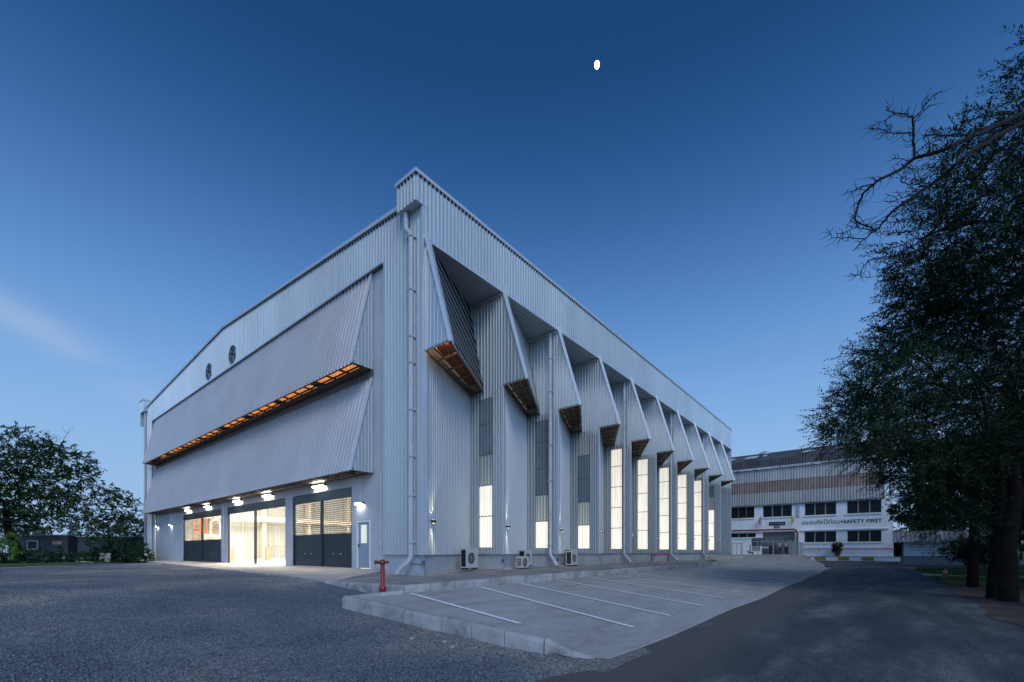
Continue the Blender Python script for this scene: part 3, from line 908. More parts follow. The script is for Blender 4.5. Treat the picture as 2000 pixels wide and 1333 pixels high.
# sawtooth side wall
HD = Vector((4.56, Q, 0)).normalized(); HN = Vector((HD.y, -HD.x, 0))   # along the front faces / outward normal
ZB = 8.35; PJ = 1.4
for k in range(10):
    lw = MB(); cs = MB(); tr = MB()
    x0, x1 = OX[k], OX[k + 1]
    L_ = math.hypot(x1 - x0, Q)
    lw.sheet((x0, 0, 0), HD, HN, L_, CB, ZB + .35, pitch=.18, h=.032, rw=.025, sl=.012)
    # ceiling triangle of the recess with ribs along x
    cs.add([(x0, 0, PZ), (x1, 0, PZ), (x1, Q, PZ)], [(0, 1, 2)])
    for j in range(1, 9):
        y = Q * j / 9; cs.box(x0 + 4.56 * j / 9 + .05, x1 - .01, y - .02, y + .02, PZ - .03, PZ - .001)
    cs.box(x1 - .12, x1 - .035, .02, Q - .05, PZ - .14, PZ - .031)
    tr.bar(Vector((x0, 0, CB)) + HD * .14 + HN * .03, Vector((x0, 0, ZB)) + HD * .14 + HN * .03, .28, .035, up=HN)
    tr.box(x0 - .035, x0 + .0, -.03, .10, CB, ZB)
    vt = MB(); vt.bar(Vector((x1, Q, CB)) - HD * .05 + HN * .02, Vector((x1, Q, ZB)) - HD * .05 + HN * .02, .06, .02, up=HN)
    vt.build('valley_trim', M_TRIM, WH)
    lw.build('sawtooth_front_panel', M_CLAD2, WH)
    cs.build('recess_soffit', M_SOFFIT, WH)
    tr.build('corner_trim', M_TRIM, WH)
# side walls (perpendicular to the facade) with tall translucent windows
WY0, WY1 = .66, 1.48; WZ0, WZ1 = .95, 8.0
for k in range(1, 11):
    x = OX[k]; sw = MB()
    z0 = CB
    sw.sheet((x, 0, 0), Y_, NX, WY0, z0, PZ, pitch=.165, h=.045)
    sw.sheet((x, WY1, 0), Y_, NX, Q - WY1, z0, PZ, pitch=.2, h=.045)
    sw.sheet((x, WY0, 0), Y_, NX, WY1 - WY0, WZ1, PZ, pitch=.2, h=.045)
    sw.sheet((x, WY0, 0), Y_, NX, WY1 - WY0, z0, WZ0 if k < 10 else WZ1, pitch=.2, h=.045)
    sw.build('sawtooth_side_wall', M_CLAD, WH)
BZ = [WZ0, 2.42, 3.88, 5.34, 6.80, WZ1]
LIT = {9: 'LLLDO', 1: 'LLDOO', 2: 'LDOOO', 3: 'LDOOD'}
for k in range(1, 10):
    x = OX[k]
    f = MB(); f.box(x + .01, x + .03, WY0, WY1, WZ0 - .02, WZ0); f.box(x - .012, x + .03, WY0 - .02, WY0 + .004, WZ0 - .02, WZ1); f.box(x - .012, x + .03, WY1 - .004, WY1 + .02, WZ0 - .02, WZ1)
    for z in BZ[1:-1]: f.box(x - .012, x - .002, WY0 + .005, WY1 - .005, z - .025, z + .025)
    wd = f.build('window', M_STEEL, WH)
    st = LIT.get(k, 'LLLLL')
    for i in range(5):
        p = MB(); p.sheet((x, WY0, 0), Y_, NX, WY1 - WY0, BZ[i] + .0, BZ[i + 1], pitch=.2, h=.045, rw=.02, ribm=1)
        z1 = BZ[i + 1]
        if k <= 3 and i == 0 and k > 1:
            pass
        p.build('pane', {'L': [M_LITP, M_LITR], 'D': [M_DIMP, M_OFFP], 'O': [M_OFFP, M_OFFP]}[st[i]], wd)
# folded fins
for k in range(10):
    x0, x1 = OX[k], OX[k + 1]
    s_ = MB(); H = PZ - ZB
    s_.sheet((x0, 0, 0), NY, NX, PJ, ZB, lambda u: PZ - H * u / PJ, pitch=.2, h=.03)
    fin = s_.build('folded_fin', M_CLAD, WH)
    TL = Vector((x0, -.02, PZ)); TR = Vector((x1 - .04, Q - .02, PZ)); BL = Vector((x0, -PJ, ZB)); BR = Vector((x1 - .04, 1.17, ZB))
    f = MB(); nn = (BL - TL).cross(TR - TL).normalized(); nn = nn if nn.y < 0 else -nn
    G = lambda s, t: (TL * (1 - s) + TR * s) * (1 - t) + (BL * (1 - s) + BR * s) * t
    NS = 6
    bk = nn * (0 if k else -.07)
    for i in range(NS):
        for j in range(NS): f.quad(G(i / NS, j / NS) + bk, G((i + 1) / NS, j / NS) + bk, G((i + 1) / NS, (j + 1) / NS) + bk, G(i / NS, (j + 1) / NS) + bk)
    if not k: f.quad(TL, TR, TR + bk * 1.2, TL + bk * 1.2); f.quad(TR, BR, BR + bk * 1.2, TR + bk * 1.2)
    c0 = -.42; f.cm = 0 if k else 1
    while c0 < .99:
        sa = max(0, (0 - c0) / .45); sb = min(1, (1 - c0) / .45)
        if sb > sa + .02: f.bar(G(sa, c0 + .45 * sa) + nn * .02, G(sb, c0 + .45 * sb) + nn * .02, .05 if k else .035, .03, up=nn)
        c0 += .088 if k else .125
    f.build('front_face', M_CLAD, fin) if k else f.build('front_face', [mat('fin_gap_shade', (.03, .033, .04), .5, .2), mat('fin_slat', (.60, .62, .63), .4, .4)], fin)  # first fin's face coloured dark for the shade between its slats
    c = MB(); c.bar(TL + HD * .13 + nn * .035 + Vector((0, 0, .28)) + (TL - BL).normalized() * .0, BL + HD * .13 + nn * .035 + Vector((0, 0, -.02)), .28, .04, up=nn)
    c.bar(TL + nn * .01 + Vector((-.03, 0, .2)), BL + nn * .01 + Vector((-.03, 0, 0)), .03, .14, up=nn)
    c.build('edge_cap', M_TRIM, fin)
    u = MB(); I0 = Vector((x1, Q, ZB)); O0 = Vector((x0, 0, ZB))
    zl = Vector((0, 0, .45))
    u.quad(O0 + zl, I0 + zl, BR + zl + Vector((0, .12, 0)), BL + zl + Vector((0, .13, 0)))
    u.build('lining', mat('dark_orange_lining', (.30, .075, .025), .6, 0, (1.5, .4)) if k == 0 else M_BROWN, fin)
    g = MB()
    for t in frange(0, 1, .2): g.bar((O0.lerp(I0, t)) + Vector((0, -.03, .05)), BL.lerp(BR, t) + Vector((0, .03, .05)), .05, .07)
    g.bar(O0 + Vector((.02, -.04, .04)), I0 + Vector((-.05, -.06, .04)), .05, .08); g.bar(BL + Vector((.03, .04, .04)), BR + Vector((0, .04, .04)), .06, .09)
    for t in (.33, .66): g.bar(O0.lerp(BL, t) + Vector((.02, 0, .11)), I0.lerp(BR, t) + Vector((-.05, 0, .11)), .035, .05)
    g.build('frame', mat('fin_frame', (.22, .19, .15), .5, .3), fin)
# added point light, stands in for hall light leaking into the first fin
ld = bpy.data.lights.new('fin_glow', 'POINT'); ld.energy = 5; ld.color = (1, .62, .28); ld.shadow_soft_size = .1
lo = bpy.data.objects.new('fin_glow', ld); COL.objects.link(lo); lo.location = (1.0, -.35, 8.70); lo.parent = WH
# plinth
b = MB(); zt_ = CB + .03
pl = []
for k in range(10): pl += [(OX[k] + (.08 if k else .02), .10), (OX[k + 1] + .08, Q + .08)]
pl.append((46.1, .1))
pts = [(.47, 2.55), (.47, .10)] + pl
for (ax, ay), (cx_, cy_) in zip(pts, pts[1:]): b.quad((ax, ay, -.5), (cx_, cy_, -.5), (cx_, cy_, zt_), (ax, ay, zt_))
b.build('plinth', M_PLINTH, WH)
# small concrete ledge at the plinth foot
b = MB()
for k in range(10):
    x0, x1 = OX[k], OX[k + 1]; o = .45
    zt_ = -.03 if k else -.10
    p = [(x0 - .05, -.14), (x1 - .32, Q - o - .12), (x1 + .09, Q - .02), (x0 + .05, .12)]
    b.hexa([(a, c, -.5) for a, c in p], [(a, c, zt_) for a, c in p])
b.build('plinth_ledge', M_CONC, WH)
# rest of the shell: back walls
b = MB(); b.quad((46.13, .02, -.5), (46.13, 41, -.5), (46.13, 41, 14.9), (46.13, .02, 14.9)); b.quad((46.05, .001, -.5), (46.13, .001, -.5), (46.13, .001, 12.6), (46.05, .001, 12.6)); b.quad((.35, 41, -.5), (46.05, 41, -.5), (46.05, 41, 14.9), (.35, 41, 14.9))
b.quad((.72, .8, 14.2), (46, .8, 14.2), (46, 2.3, 14.2), (.72, 2.3, 14.2))
b.build('rear_wall', M_CLAD2, WH)
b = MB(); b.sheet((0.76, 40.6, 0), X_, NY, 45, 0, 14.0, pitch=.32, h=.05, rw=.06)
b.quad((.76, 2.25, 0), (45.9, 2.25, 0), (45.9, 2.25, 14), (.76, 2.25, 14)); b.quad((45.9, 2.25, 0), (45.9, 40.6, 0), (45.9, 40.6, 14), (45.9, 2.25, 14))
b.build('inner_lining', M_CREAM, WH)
b = MB(); b.box(.721, 45.8, 2.3, 40.5, -.3, -.003); b.build('floor', M_FLOOR, WH)
b = MB()
for x in (5.3, 10.4, 15.5, 20.6, 25.7):
    b.box(x, x + .35, 39.6, 40.3, 0, 13.5)
for z in (1.6, 3.6, 5.8): b.box(.8, 45, 40.38, 40.45, z, z + .07)
for x in frange(2, 30, 1.7): b.box(x, x + .05, 40.4, 40.47, 0, 9)
b.box(.8, 45, 39.2, 39.6, 4.1, 4.6)
for x in (5.3, 15.5): b.box(x, x + .4, 22, 22.6, 0, 13.5)
b.build('inner_steelwork', M_CREAMW, WH)
for (x, y) in ((4.5, 9), (4.5, 16.5), (4.5, 25.5), (7, 34), (18, 12), (18, 26), (32, 20)):
    ld = bpy.data.lights.new('hall_light', 'AREA'); ld.shape = 'RECTANGLE'; ld.size = 5; ld.size_y = 5; ld.energy = 2300; ld.color = (1, .90, .74)
    lo = bpy.data.objects.new('hall_light', ld); COL.objects.link(lo); lo.location = (x, y, 9.0); lo.parent = WH
# downpipes
def elbowpipe(pts, r=.085): return MB().tube(pts, r, 12)
dp = elbowpipe([(.20, .85, 13.88), (.20, .85, 13.35), (.20, .80, 13.2), (.20, .60, 13.0), (.20, .55, 12.85), (.20, .55, 12), (.20, .55, .55), (.16, .62, .38), (-.02, 1.0, .05), (-.05, 1.06, -.12)], .10)
dd = dp.build('downpipe', M_PIPE, WH, smooth=True)
for z in (12.85, 10.8, 9.0, 8.0, 6.2, 4.4, 2.9, 1.1): MB().box(.09, .34, .43, .67, z - .02, z + .02).build('pipe_clamp', M_TRIM, dd)
dp = elbowpipe([(.20, 40.2, 13.88), (.20, 40.2, .6), (.15, 39.9, .35), (.1, 39.4, -.05)], .10); dd = dp.build('downpipe', M_PIPE, WH, smooth=True)
for k in (2, 4, 6, 8):
    x = OX[k] - .13
    dp = elbowpipe([(x, .42, PZ - .03), (x, .42, .62), (x - .02, .34, .48), (x - .25, -.12, .12), (x - .27, -.16, .0)], .10); dd = dp.build('downpipe', M_PIPE, WH, smooth=True)
    for z in (11.2, 9.4, 6.5, 4.6, 2.8, 1.1): MB().box(x - .12, x + .12, .30, .54, z - .02, z + .02).build('pipe_clamp', M_TRIM, dd)
# conduits, meter boxes, earthing
for y, z0, z1, r in ((2.87, -.05, 4.1, .02), (20.95, 1.3, 4.0, .025), (4.45, 3.0, 4.0, .012), (37.15, 3.1, 4.0, .012), (33.0, 3.1, 4.0, .012)): MB().tube([(.46, y, z1), (.46, y, z0)], r, 6).build('conduit', M_TRIM, WH)
MB().box(.44, .5, 20.88, 21.02, 1.12, 1.3).build('switch_box', M_TRIM, WH); MB().box(.42, .5, 2.80, 2.94, 1.0, 1.16).build('switch_box', M_TRIM, WH)
b = MB(); b.box(.36, .47, 37.7, 38.0, -.1, 4.1); b.build('white_pilaster', mat('pilaster_paint', (.66, .65, .6), .7), WH)
b = MB(); b.tube([(.40, 38.2, .0), (.40, 38.2, .75)], .05, 8); b.tube([(.40, 38.2, .45), (.30, 38.0, .45)], .04, 8); b.build('fire_riser', M_RED, WH)
for x, z in ((.35, .0), (5.0, .0), (9.56, .0)):
    b = MB(); b.box(x - .03, x + .10, -.0, .05, .25, .40); b.bar((x + .03, .0, .3), (x + .1, -.12, -.2), .015, .015); b.build('earthing_box', M_STEEL, WH)
b = MB(); b.bar((.44, .9, .27), (.44, .12, .27), .02, .02); b.build('earthing_strip', M_STEEL, WH)
b = MB(); b.tube([(22.5, .05, .05), (22.5, .05, .5), (25.8, -.0, .5), (25.8, -.0, -.05)], .05, 8); b.build('fire_pipe', M_RED, WH)

# ------------------------------------------------------------------ wall lights of the hall
def tube_light(y, z, label, group, wlen=.95, st=None):
    t = thing('wall_light', label, 'wall light', (.5, y, z), 0, group)
    h_ = MB(); h_.box(-.10, -.003, -wlen / 2, wlen / 2, .03, .06); h_.box(-.16, -.003, wlen / 2, wlen / 2 + .03, -.05, .06); h_.box(-.16, -.003, -wlen / 2 - .03, -wlen / 2, -.05, .06)
    h_.build('housing', M_STEEL, t)
    e = MB(); e.tube([(-.10, -wlen / 2, -.01), (-.10, wlen / 2, -.01)], .034, 10); e.build('lamp_tube', st or M_TUBE, t)
gl = 'tube lights under the lower canopy'
for y, lab in ((8.0, 'glowing tube light above the right-hand roller door with the grille'), (13.9, 'glowing tube light above the right half of the open doorway'),
               (18.4, 'glowing tube light above the left half of the open doorway'), (23.9, 'glowing tube light above the right part of the farthest roller door'),
               (28.3, 'glowing tube light above the left part of the farthest roller door')):
    tube_light(y, 3.98, lab, gl, 1.15)
tube_light(4.45, 2.88, 'glowing tube light on the plaster wall above the small personnel door', 'tube lights on bare wall', .55)
tube_light(33.0, 3.0, 'glowing wall light left of the farthest roller door, nearer to it', 'tube lights on bare wall', .4)
tube_light(37.2, 3.02, 'glowing wall light at the far end of the plaster wall', 'tube lights on bare wall', .4)
ORD = ['first', 'second', 'third', 'fourth', 'fifth', 'sixth', 'seventh', 'eighth', 'ninth', 'tenth']
for k in range(10):
    p = Vector((OX[k], 0, 1.92)) + HD * .46 + HN * .11
    t = thing('up_down_light', 'small black up-and-down light on the %s sawtooth panel from the near corner' % ORD[k], 'wall light', p, math.atan2(HD.y, HD.x), 'black cube lights along the sawtooth wall')
    h_ = MB(); h_.box(-.075, .075, -.09, .05, -.06, .06); h_.build('housing', M_BLACK, t, bevel=.006)
    e = MB(); e.tube([(0, -.02, .061), (0, -.02, .066)], .04, 10); e.tube([(0, -.02, -.066), (0, -.02, -.061)], .04, 10); e.build('lens', mat('lamp_lens', (1, 1, 1), .5, emit=((1, .93, .78), 5)), t)
    for sgn in (1, -1):
        ld = bpy.data.lights.new('beam', 'SPOT'); ld.energy = 95 if k < 3 else 55; ld.spot_size = R(62); ld.spot_blend = 1.0; ld.color = (1, .93, .76); ld.shadow_soft_size = .02
        lo = bpy.data.objects.new('beam', ld); COL.objects.link(lo); lo.parent = t; lo.location = (0, -.01, sgn * .075)
        lo.rotation_euler = (R(180) if sgn > 0 else 0, 0, 0)

# ------------------------------------------------------------------ air conditioners
def ac_unit(loc, rz, label, w=.85, d=.33, h=.80, top=False):
    t = thing('air_conditioner', label, 'air conditioner', loc, rz, 'outdoor air-conditioning units')
    b = MB(); b.box(-w / 2, w / 2, -d / 2, d / 2, .06, h); b.build('casing', M_ACW, t, bevel=.012)
    f = MB(); f.box(-w / 2 + .05, -w / 2 + .13, -d / 2 - .01, d / 2 - .02, 0, .06); f.box(w / 2 - .13, w / 2 - .05, -d / 2 - .01, d / 2 - .02, 0, .06); f.build('foot', M_BLACK, t)
    g = MB()
    g.quad((-w / 2 - .003, -d / 2 + .04, .12), (-w / 2 - .003, d / 2 - .04, .12), (-w / 2 - .003, d / 2 - .04, h - .06), (-w / 2 - .003, -d / 2 + .04, h - .06))
    g.build('side_grille', M_BLACK, t)
    if top:
        s_ = MB()
        for i in range(6): s_.box(-w / 2 - .012, -w / 2 - .004, -d / 2 + .03, d / 2 - .03, .14 + i * .09, .17 + i * .09)
        s_.build('louvre', M_ACW, t)
    cx_ = -.08 if w > .6 else 0; rr = min(.25, w * .33)
    n = 24; zc = h * .53; F = MB()
    F.add([(cx_ + rr * math.cos(2 * math.pi * j / n), -d / 2 - .004, zc + rr * math.sin(2 * math.pi * j / n)) for j in range(n)], [tuple(range(n))])
    F.build('fan_opening', M_BLACK, t)
    F = MB()
    for q in (.4, .7, 1.0): F.tube([(cx_ + rr * q * math.cos(2 * math.pi * j / n), -d / 2 - .012, zc + rr * q * math.sin(2 * math.pi * j / n)) for j in range(n + 1)], .005, 4)
    for j in range(8): F.bar((cx_, -d / 2 - .012, zc), (cx_ + rr * math.cos(j * .785), -d / 2 - .012, zc + rr * math.sin(j * .785)), .006, .006)
    F.build('fan_guard', M_ACW, t)
    return t
ac_unit((3.55, .72, -.03), R(6), 'air-conditioning unit standing alone by the first sawtooth recess', .82, .34, .92)
ac_unit((6.45, -.02, -.09), R(4), 'low louvred air-conditioning unit, smaller of the pair by the second recess', .62, .36, .60, True)
ac_unit((7.95, .95, -.03), R(4), 'taller air-conditioning unit behind the low louvred one', .70, .36, .86)
ac_unit((10.9, -.05, -.06), R(4), 'air-conditioning unit in front at the third sawtooth recess', .70, .36, .84)
ac_unit((12.1, .75, -.03), R(4), 'air-conditioning unit mostly hidden behind another at the third recess', .80, .36, .92)

# ------------------------------------------------------------------ hydrant
t = thing('fire_hydrant', 'slim red pillar hydrant with brass valve head beside the kerb corner', 'hydrant', (-3.43, -2.86, -.50))
b = MB(); b.lathe([(.055, 0), (.055, .16)], n=14); b.build('base_pipe', M_BLACK, t, smooth=True)
b = MB(); b.lathe([(.11, .13), (.11, .155), (.06, .16), (.06, .22), (.11, .225), (.11, .25), (.075, .30), (.056, .33), (.056, .88)], n=18)
for j in range(6): b.tube([(.09 * math.cos(j), .09 * math.sin(j), .12), (.09 * math.cos(j), .09 * math.sin(j), .26)], .012, 6)
b.build('standpipe', M_RED, t, smooth=True)
rt = Vector((.633, -.774, 0))
b = MB(); b.lathe([(.062, .88), (.075, .90), (.075, .98), (.05, 1.02), (.02, 1.03)], n=16)
b.tube([Vector((0, 0, .95)) - rt * .02, Vector((0, 0, .95)) - rt * .10, Vector((0, 0, .955)) - rt * .17], [.05, .045, .045], 12)
b.tube([Vector((0, 0, .955)), Vector((0, 0, .955)) + rt * .11], .018, 8); b.build('valve_head', M_BRASS, t, smooth=True)
b = MB(); b.tube([Vector((0, 0, .955)) - rt * .17, Vector((0, 0, .955)) - rt * .215], .052, 12); b.build('cap', M_RED, t, smooth=True); b = MB(); b.tube([Vector((0, 0, .955)) + rt * .10, Vector((0, 0, .955)) + rt * .17], .04, 12); b.build('cap', M_RED, t, smooth=True)
b = MB(); b.tube([Vector((0, 0, .91)) - rt * .19, Vector((0, 0, .82)) - rt * .2, Vector((0, 0, .80)) - rt * .16, Vector((0, 0, .86)) - rt * .12], .006, 5); b.build('chain', M_STEEL, t)

# ------------------------------------------------------------------ inside the hall
t = thing('milling_machine', 'cream machine cabinet with small panels inside the open doorway, on the left', 'machine', (4.6, 33.2, 0))
b = MB(); b.box(-1.9, 1.3, -.8, .8, .0, 2.3); b.build('cabinet', M_CREAMW, t, bevel=.03)
b = MB(); b.box(-.9, -.5, -.83, -.805, 1.25, 1.55); b.box(.0, .35, -.83, -.805, .55, .85); b.box(-1.7, -1.1, -.83, -.805, .1, 1.95); b.build('control_panel', mat('panel_grey', (.35, .33, .30), .5), t)
b = MB(); b.tube([(-1.2, 0, 2.3), (-1.2, 0, 3.3), (-1.0, 0, 3.6), (-.6, 0, 3.6), (-.45, 0, 3.3), (-.45, 0, 2.3)], .09, 10); b.build('duct', M_WHITE, t, smooth=True)
for i, (x, y, w, h, lab) in enumerate(((1.9, 23.8, .35, 1.0, 'beige block at the foot of the machine cabinet inside the doorway'), (5.2, 25.5, .4, 1.1, 'beige block behind the doorway post'), (9.6, 30.0, .7, 1.3, 'beige block at the right side of the lit doorway'))):
    t = thing('concrete_block', lab, 'block', (x, y, 0), 0, 'blocks on the hall floor')
    b = MB(); b.box(-w / 2, w / 2, -w / 2, w / 2, 0, h); b.build('body', mat('block_beige', (.42, .34, .24), .8, 0, (3, .2)), t, bevel=.02)
    b = MB(); b.box(-w / 2 - .03, w / 2 + .03, -w / 2 - .03, w / 2 + .03, h, h + .04); b.build('cap', M_CREAMW, t)
t = thing('steel_rack', 'orange steel rack seen through the grille of the farthest roller door', 'rack', (3.4, 35.0, 0))
b = MB()
mo = mat('orange_enamel', (.85, .22, .03), .45)
for x in (-.5, .5):
    for y in (-.9, .9): b.box(x - .045, x + .045, y - .045, y + .045, 0, 4.6)
b.build('upright', mo, t)
b = MB()
for z in (.9, 2.7): b.box(-.5, .5, -.95, -.87, z, z + .09); b.box(-.5, .5, .87, .95, z, z + .09); b.box(-.53, -.47, -.84, .84, z, z + .09)
b.build('crossbeam', mo, t)
# ------------------------------------------------------------------ old white factory across the road
OB = thing('factory_building', 'old two-storey white works building with brown-banded metal upper wall and dark roof', 'building')
FX = 63.0
M_OLDW = mat('old_white_render', (.88, .88, .88), .85, 0, (.8, .10), (6, .2))
M_WEATH = mat('weathered_sheet', (.42, .40, .38), .7, .1, (.8, .3), streak=(1, 1, .15))
M_BRNS = mat('brown_translucent_sheet', (.27, .19, .145), .6, 0, (1.4, .3), streak=(1, 1, .3))
M_ROOF = mat('blackened_roof_sheet', (.075, .072, .080), .9, 0, (.6, .5), streak=(.25, 1, .25))
WIN = [(.86, 4.10, 5.75, 7.38), (-3.87, -.26, 5.73, 7.38), (-8.92, -5.38, 5.73, 7.38), (-13.58, -10.07, 5.73, 7.38),
       (.68, 4.10, 2.86, 3.5), (-8.92, -5.35, 2.02, 3.5), (-13.58, -10.1, 2.02, 3.5)]
far_ = [(5.4, 8.8, 5.75, 7.38), (10.0, 13.4, 5.75, 7.38)]
b = MB(); wall_cells(b, -14.75, 24, -.6, 7.6, [*WIN, *far_, (-4.2, -.23, .1, 3.56)], FX, FX + .25)
b.box(FX + .26, FX + 14, -14.75, -14.5, -.6, 12.7); b.build('wall', M_OLDW, OB)
b = MB()
for (a, c, e, f) in WIN: b.box(FX - .14, FX - .002, a - .12, c + .12, e - .16, e - .01)
b.box(FX - .22, FX - .002, -14.3, -4.85, 3.62, 3.76); b.box(FX - .12, FX - .002, -4.5, 4.6, 3.60, 3.72); b.box(FX - .1, FX - .002, -4.86, -4.5, .1, 3.6)
b.build('ledge', M_OLDW, OB)
for n_, (a, c, e, f) in enumerate(WIN + far_):
    g = MB(); g.box(FX + .10, FX + .13, a, c, e, f); w_ = g.build('window', M_GLASS, OB)
    h_ = MB(); W3 = (c - a) / 3
    for j in (1, 2): h_.box(FX + .04, FX + .099, a + W3 * j - .06, a + W3 * j + .06, e, f)
    h_.box(FX + .05, FX + .099, a, c, e, e + .05); h_.box(FX + .05, FX + .099, a, c, f - .05, f); h_.box(FX + .05, FX + .099, a, a + .05, e + .05, f - .05); h_.box(FX + .05, FX + .099, c - .05, c, e + .05, f - .05)
    h_.build('frame', mat('window_frame', (.28, .29, .30), .6) if n_ else mat('rusty_frame', (.20, .09, .06), .7), w_)
b = MB(); b.sheet((FX + .1, -4.2, .1), (0, 0, 1), NX, 3.46, 0, 3.97, V=(0, 1, 0), pitch=.12, h=.02, rw=.05); b.build('roller_door', mat('grey_roller', (.13, .14, .14), .5), OB)
# upper metal wall: three bands
def wv(x, z0, z1, m, nm, y0=-13.9, y1=24): 
    q = MB(); q.sheet((x, y0, 0), Y_, NX, y1 - y0, z0, z1, pitch=.33, h=.07, wave=True); return q.build(nm, m, OB)
wv(FX - .35, 7.55, 9.25, M_WEATH, 'lower_sheeting'); wv(FX - .30, 9.2, 10.92, M_BRNS, 'band_sheeting'); wv(FX - .35, 10.88, 12.65, M_WEATH, 'upper_sheeting')
b = MB(); b.box(FX - .38, FX - .15, -13.9, 24, 7.44, 7.56); b.build('stained_flashing', mat('stained_flashing', (.26, .25, .24), .9, 0, (1.8, .9), col2=(.03, .03, .03)), OB)
b = MB(); b.box(FX - .7, FX - .2, -14.4, 24, 12.62, 12.85); b.build('gutter', mat('old_gutter', (.50, .50, .50), .8, 0, (1.2, .6), col2=(.09, .09, .09)), OB)
b = MB(); b.sheet((FX - .6, -14.6, 12.86), Y_, (-.8, 0, .5), 38.6, 0, 1.25, V=(.35, 0, .94), pitch=.33, h=.08, wave=True)
b.sheet((FX - .2, -14.6, 13.95), Y_, (-.25, 0, .96), 38.6, 0, 13.5, V=(.96, 0, .26), pitch=.33, h=.08, wave=True); b.build('roof', M_ROOF, OB)
for y in (-6.2, 1.4, 4.9, -10.3):
    b = MB(); b.sheet((FX + 3.2 + .26, y, 15.1), Y_, (-.25, 0, .96), 1.7, 0, 3.4, V=(.96, 0, .26), pitch=.33, h=.08, wave=True); b.build('skylight', mat('skylight_sheet', (.48, .50, .53), .6), OB)
b = MB(); b.box(FX + 6.4, FX + 7.6, .15, 1.35, 15.2, 15.75); v = b.build('roof_vent', mat('vent_base', (.38, .30, .24), .8), OB)
b = MB(); b.lathe([(.45, 0), (.45, .3), (.75, .4), (.78, .7), (.45, .78), (.3, .9)], (FX + 7, .75, 15.75), 18); b.build('turbine', mat('vent_metal', (.42, .42, .43), .4, .5), v, smooth=True)
b = MB(); b.box(FX - .2, FX - .01, -4.78, -4.5, 5.6, 7.45); b.build('rainwater_pipe', M_PIPE, OB)
b = MB(); b.tube([(FX - .35, 20, 3.9), (FX - .35, -4.1, 3.88), (FX - .35, -4.45, 3.7), (FX - .35, -4.55, 3.3), (FX - .35, -4.55, .3)], .11, 8)
b.tube([(FX - .25, -5.3, 1.12), (FX - .25, -15.0, 1.12)], .055, 8)
for y in (-7, -9.6, -12): b.tube([(FX - .25, y, 1.12), (FX - .25, y, .85)], .03, 6)
b.build('fire_pipe', mat('dull_red_pipe', (.20, .025, .03), .6), OB)
def text(body, h, m, parent, origin, width, name, bold=0.0):
    """painted lettering on a wall facing -x; origin = left end, reading towards -y"""
    cu = bpy.data.curves.new(name, 'FONT'); cu.body = body; cu.extrude = .004; cu.offset = bold; cu.size = 1
    o = bpy.data.objects.new(name, cu); COL.objects.link(o)
    bpy.context.view_layer.update()
    me = bpy.data.meshes.new_from_object(o.evaluated_get(bpy.context.evaluated_depsgraph_get()))
    bpy.data.objects.remove(o)
    co = np.empty(len(me.vertices) * 3, dtype=np.float32); me.vertices.foreach_get('co', co); co = co.reshape(-1, 3)
    mn, mx = co.min(0), co.max(0)
    sx = width / (mx[0] - mn[0])
    u = (co[:, 0] - mn[0]) * sx; v = co[:, 1] * h; w_ = co[:, 2]
    out = np.stack([origin[0] - w_, origin[1] - u, origin[2] + v], 1)
    me.vertices.foreach_set('co', out.astype(np.float32).ravel()); me.materials.clear(); me.materials.append(m); me.update()
    return obj(name, me, parent)
M_INK = mat('dark_green_paint', (.012, .035, .040), .7)
text('ปลอดภัยไว้ก่อน', .74, M_INK, OB, (FX - .012, -5.06, 4.50), 4.2, 'wall_lettering', .012)
text('+SAFETY FIRST', .64, M_INK, OB, (FX - .012, -9.32, 4.50), 4.32, 'wall_lettering', .026)
# signs
s_ = MB(); s_.box(FX - .06, FX - .002, -3.06, -1.05, 4.52, 5.02); sg = s_.build('name_sign', mat('sign_black', (.008, .010, .018), .5)); tag(sg, 'long dark sign with Thai lettering over the grey roller door', 'sign')
text('โรงงานหม้อแปลง', .34, mat('sign_letter', (.42, .42, .42), .6), sg, (FX - .068, -1.18, 4.66), 1.75, 'lettering', .0)
s_ = MB(); s_.box(FX - .06, FX - .002, -2.37, -1.68, 4.14, 4.45); sg = s_.build('small_plate', MATS['sign_black']); tag(sg, 'small dark plate with a white centre below the long dark sign', 'sign')
s_ = MB(); s_.box(FX - .07, FX - .061, -2.28, -1.77, 4.26, 4.35); s_.build('white_panel', M_WHITE, sg)
def flag(y, z0, z1, lab, bands):
    t = thing('flag', lab, 'flag', (FX - .5, y, z0), 0, 'flags on the white wall')
    p = MB(); p.tube([(.45, 0, -.45), (-.05, 0, z1 - z0 + .12)], .022, 6); p.build('pole', mat('flag_pole', (.10, .14, .30), .5), t)
    c = MB(); H = z1 - z0; NW, NH = 10, 10
    mats_ = [mat('flag_' + n, col, .8) for n, col in bands]
    for i in range(NW):
        for j in range(NH):
            def P_(i, j):
                s = i / NW; q = j / NH
                wv_ = (.10 + .22 * math.sin(q * math.pi * .8)) * s
                return (-.03 + .05 * math.sin(s * 9 + q * 2), wv_ * (-1 if bands[0][0] == 'yellow' else 1), H * (1 - q) - .12 * s)
            c.cm = min(len(bands) - 1, int(i / NW * len(bands))); c.quad(P_(i, j), P_(i + 1, j), P_(i + 1, j + 1), P_(i, j + 1))
    c.build('cloth', mats_, t)
flag(-.1, 4.75, 5.85, 'drooping red, white and blue striped flag on the white wall', [('red', (.25, .02, .03)), ('white', (.55, .55, .58)), ('blue', (.03, .03, .14)), ('white', (.55, .55, .58)), ('red', (.25, .02, .03))])
flag(-3.85, 4.8, 5.92, 'yellow flag drooping on the white wall right of the dark sign', [('yellow', (.62, .46, .05))])
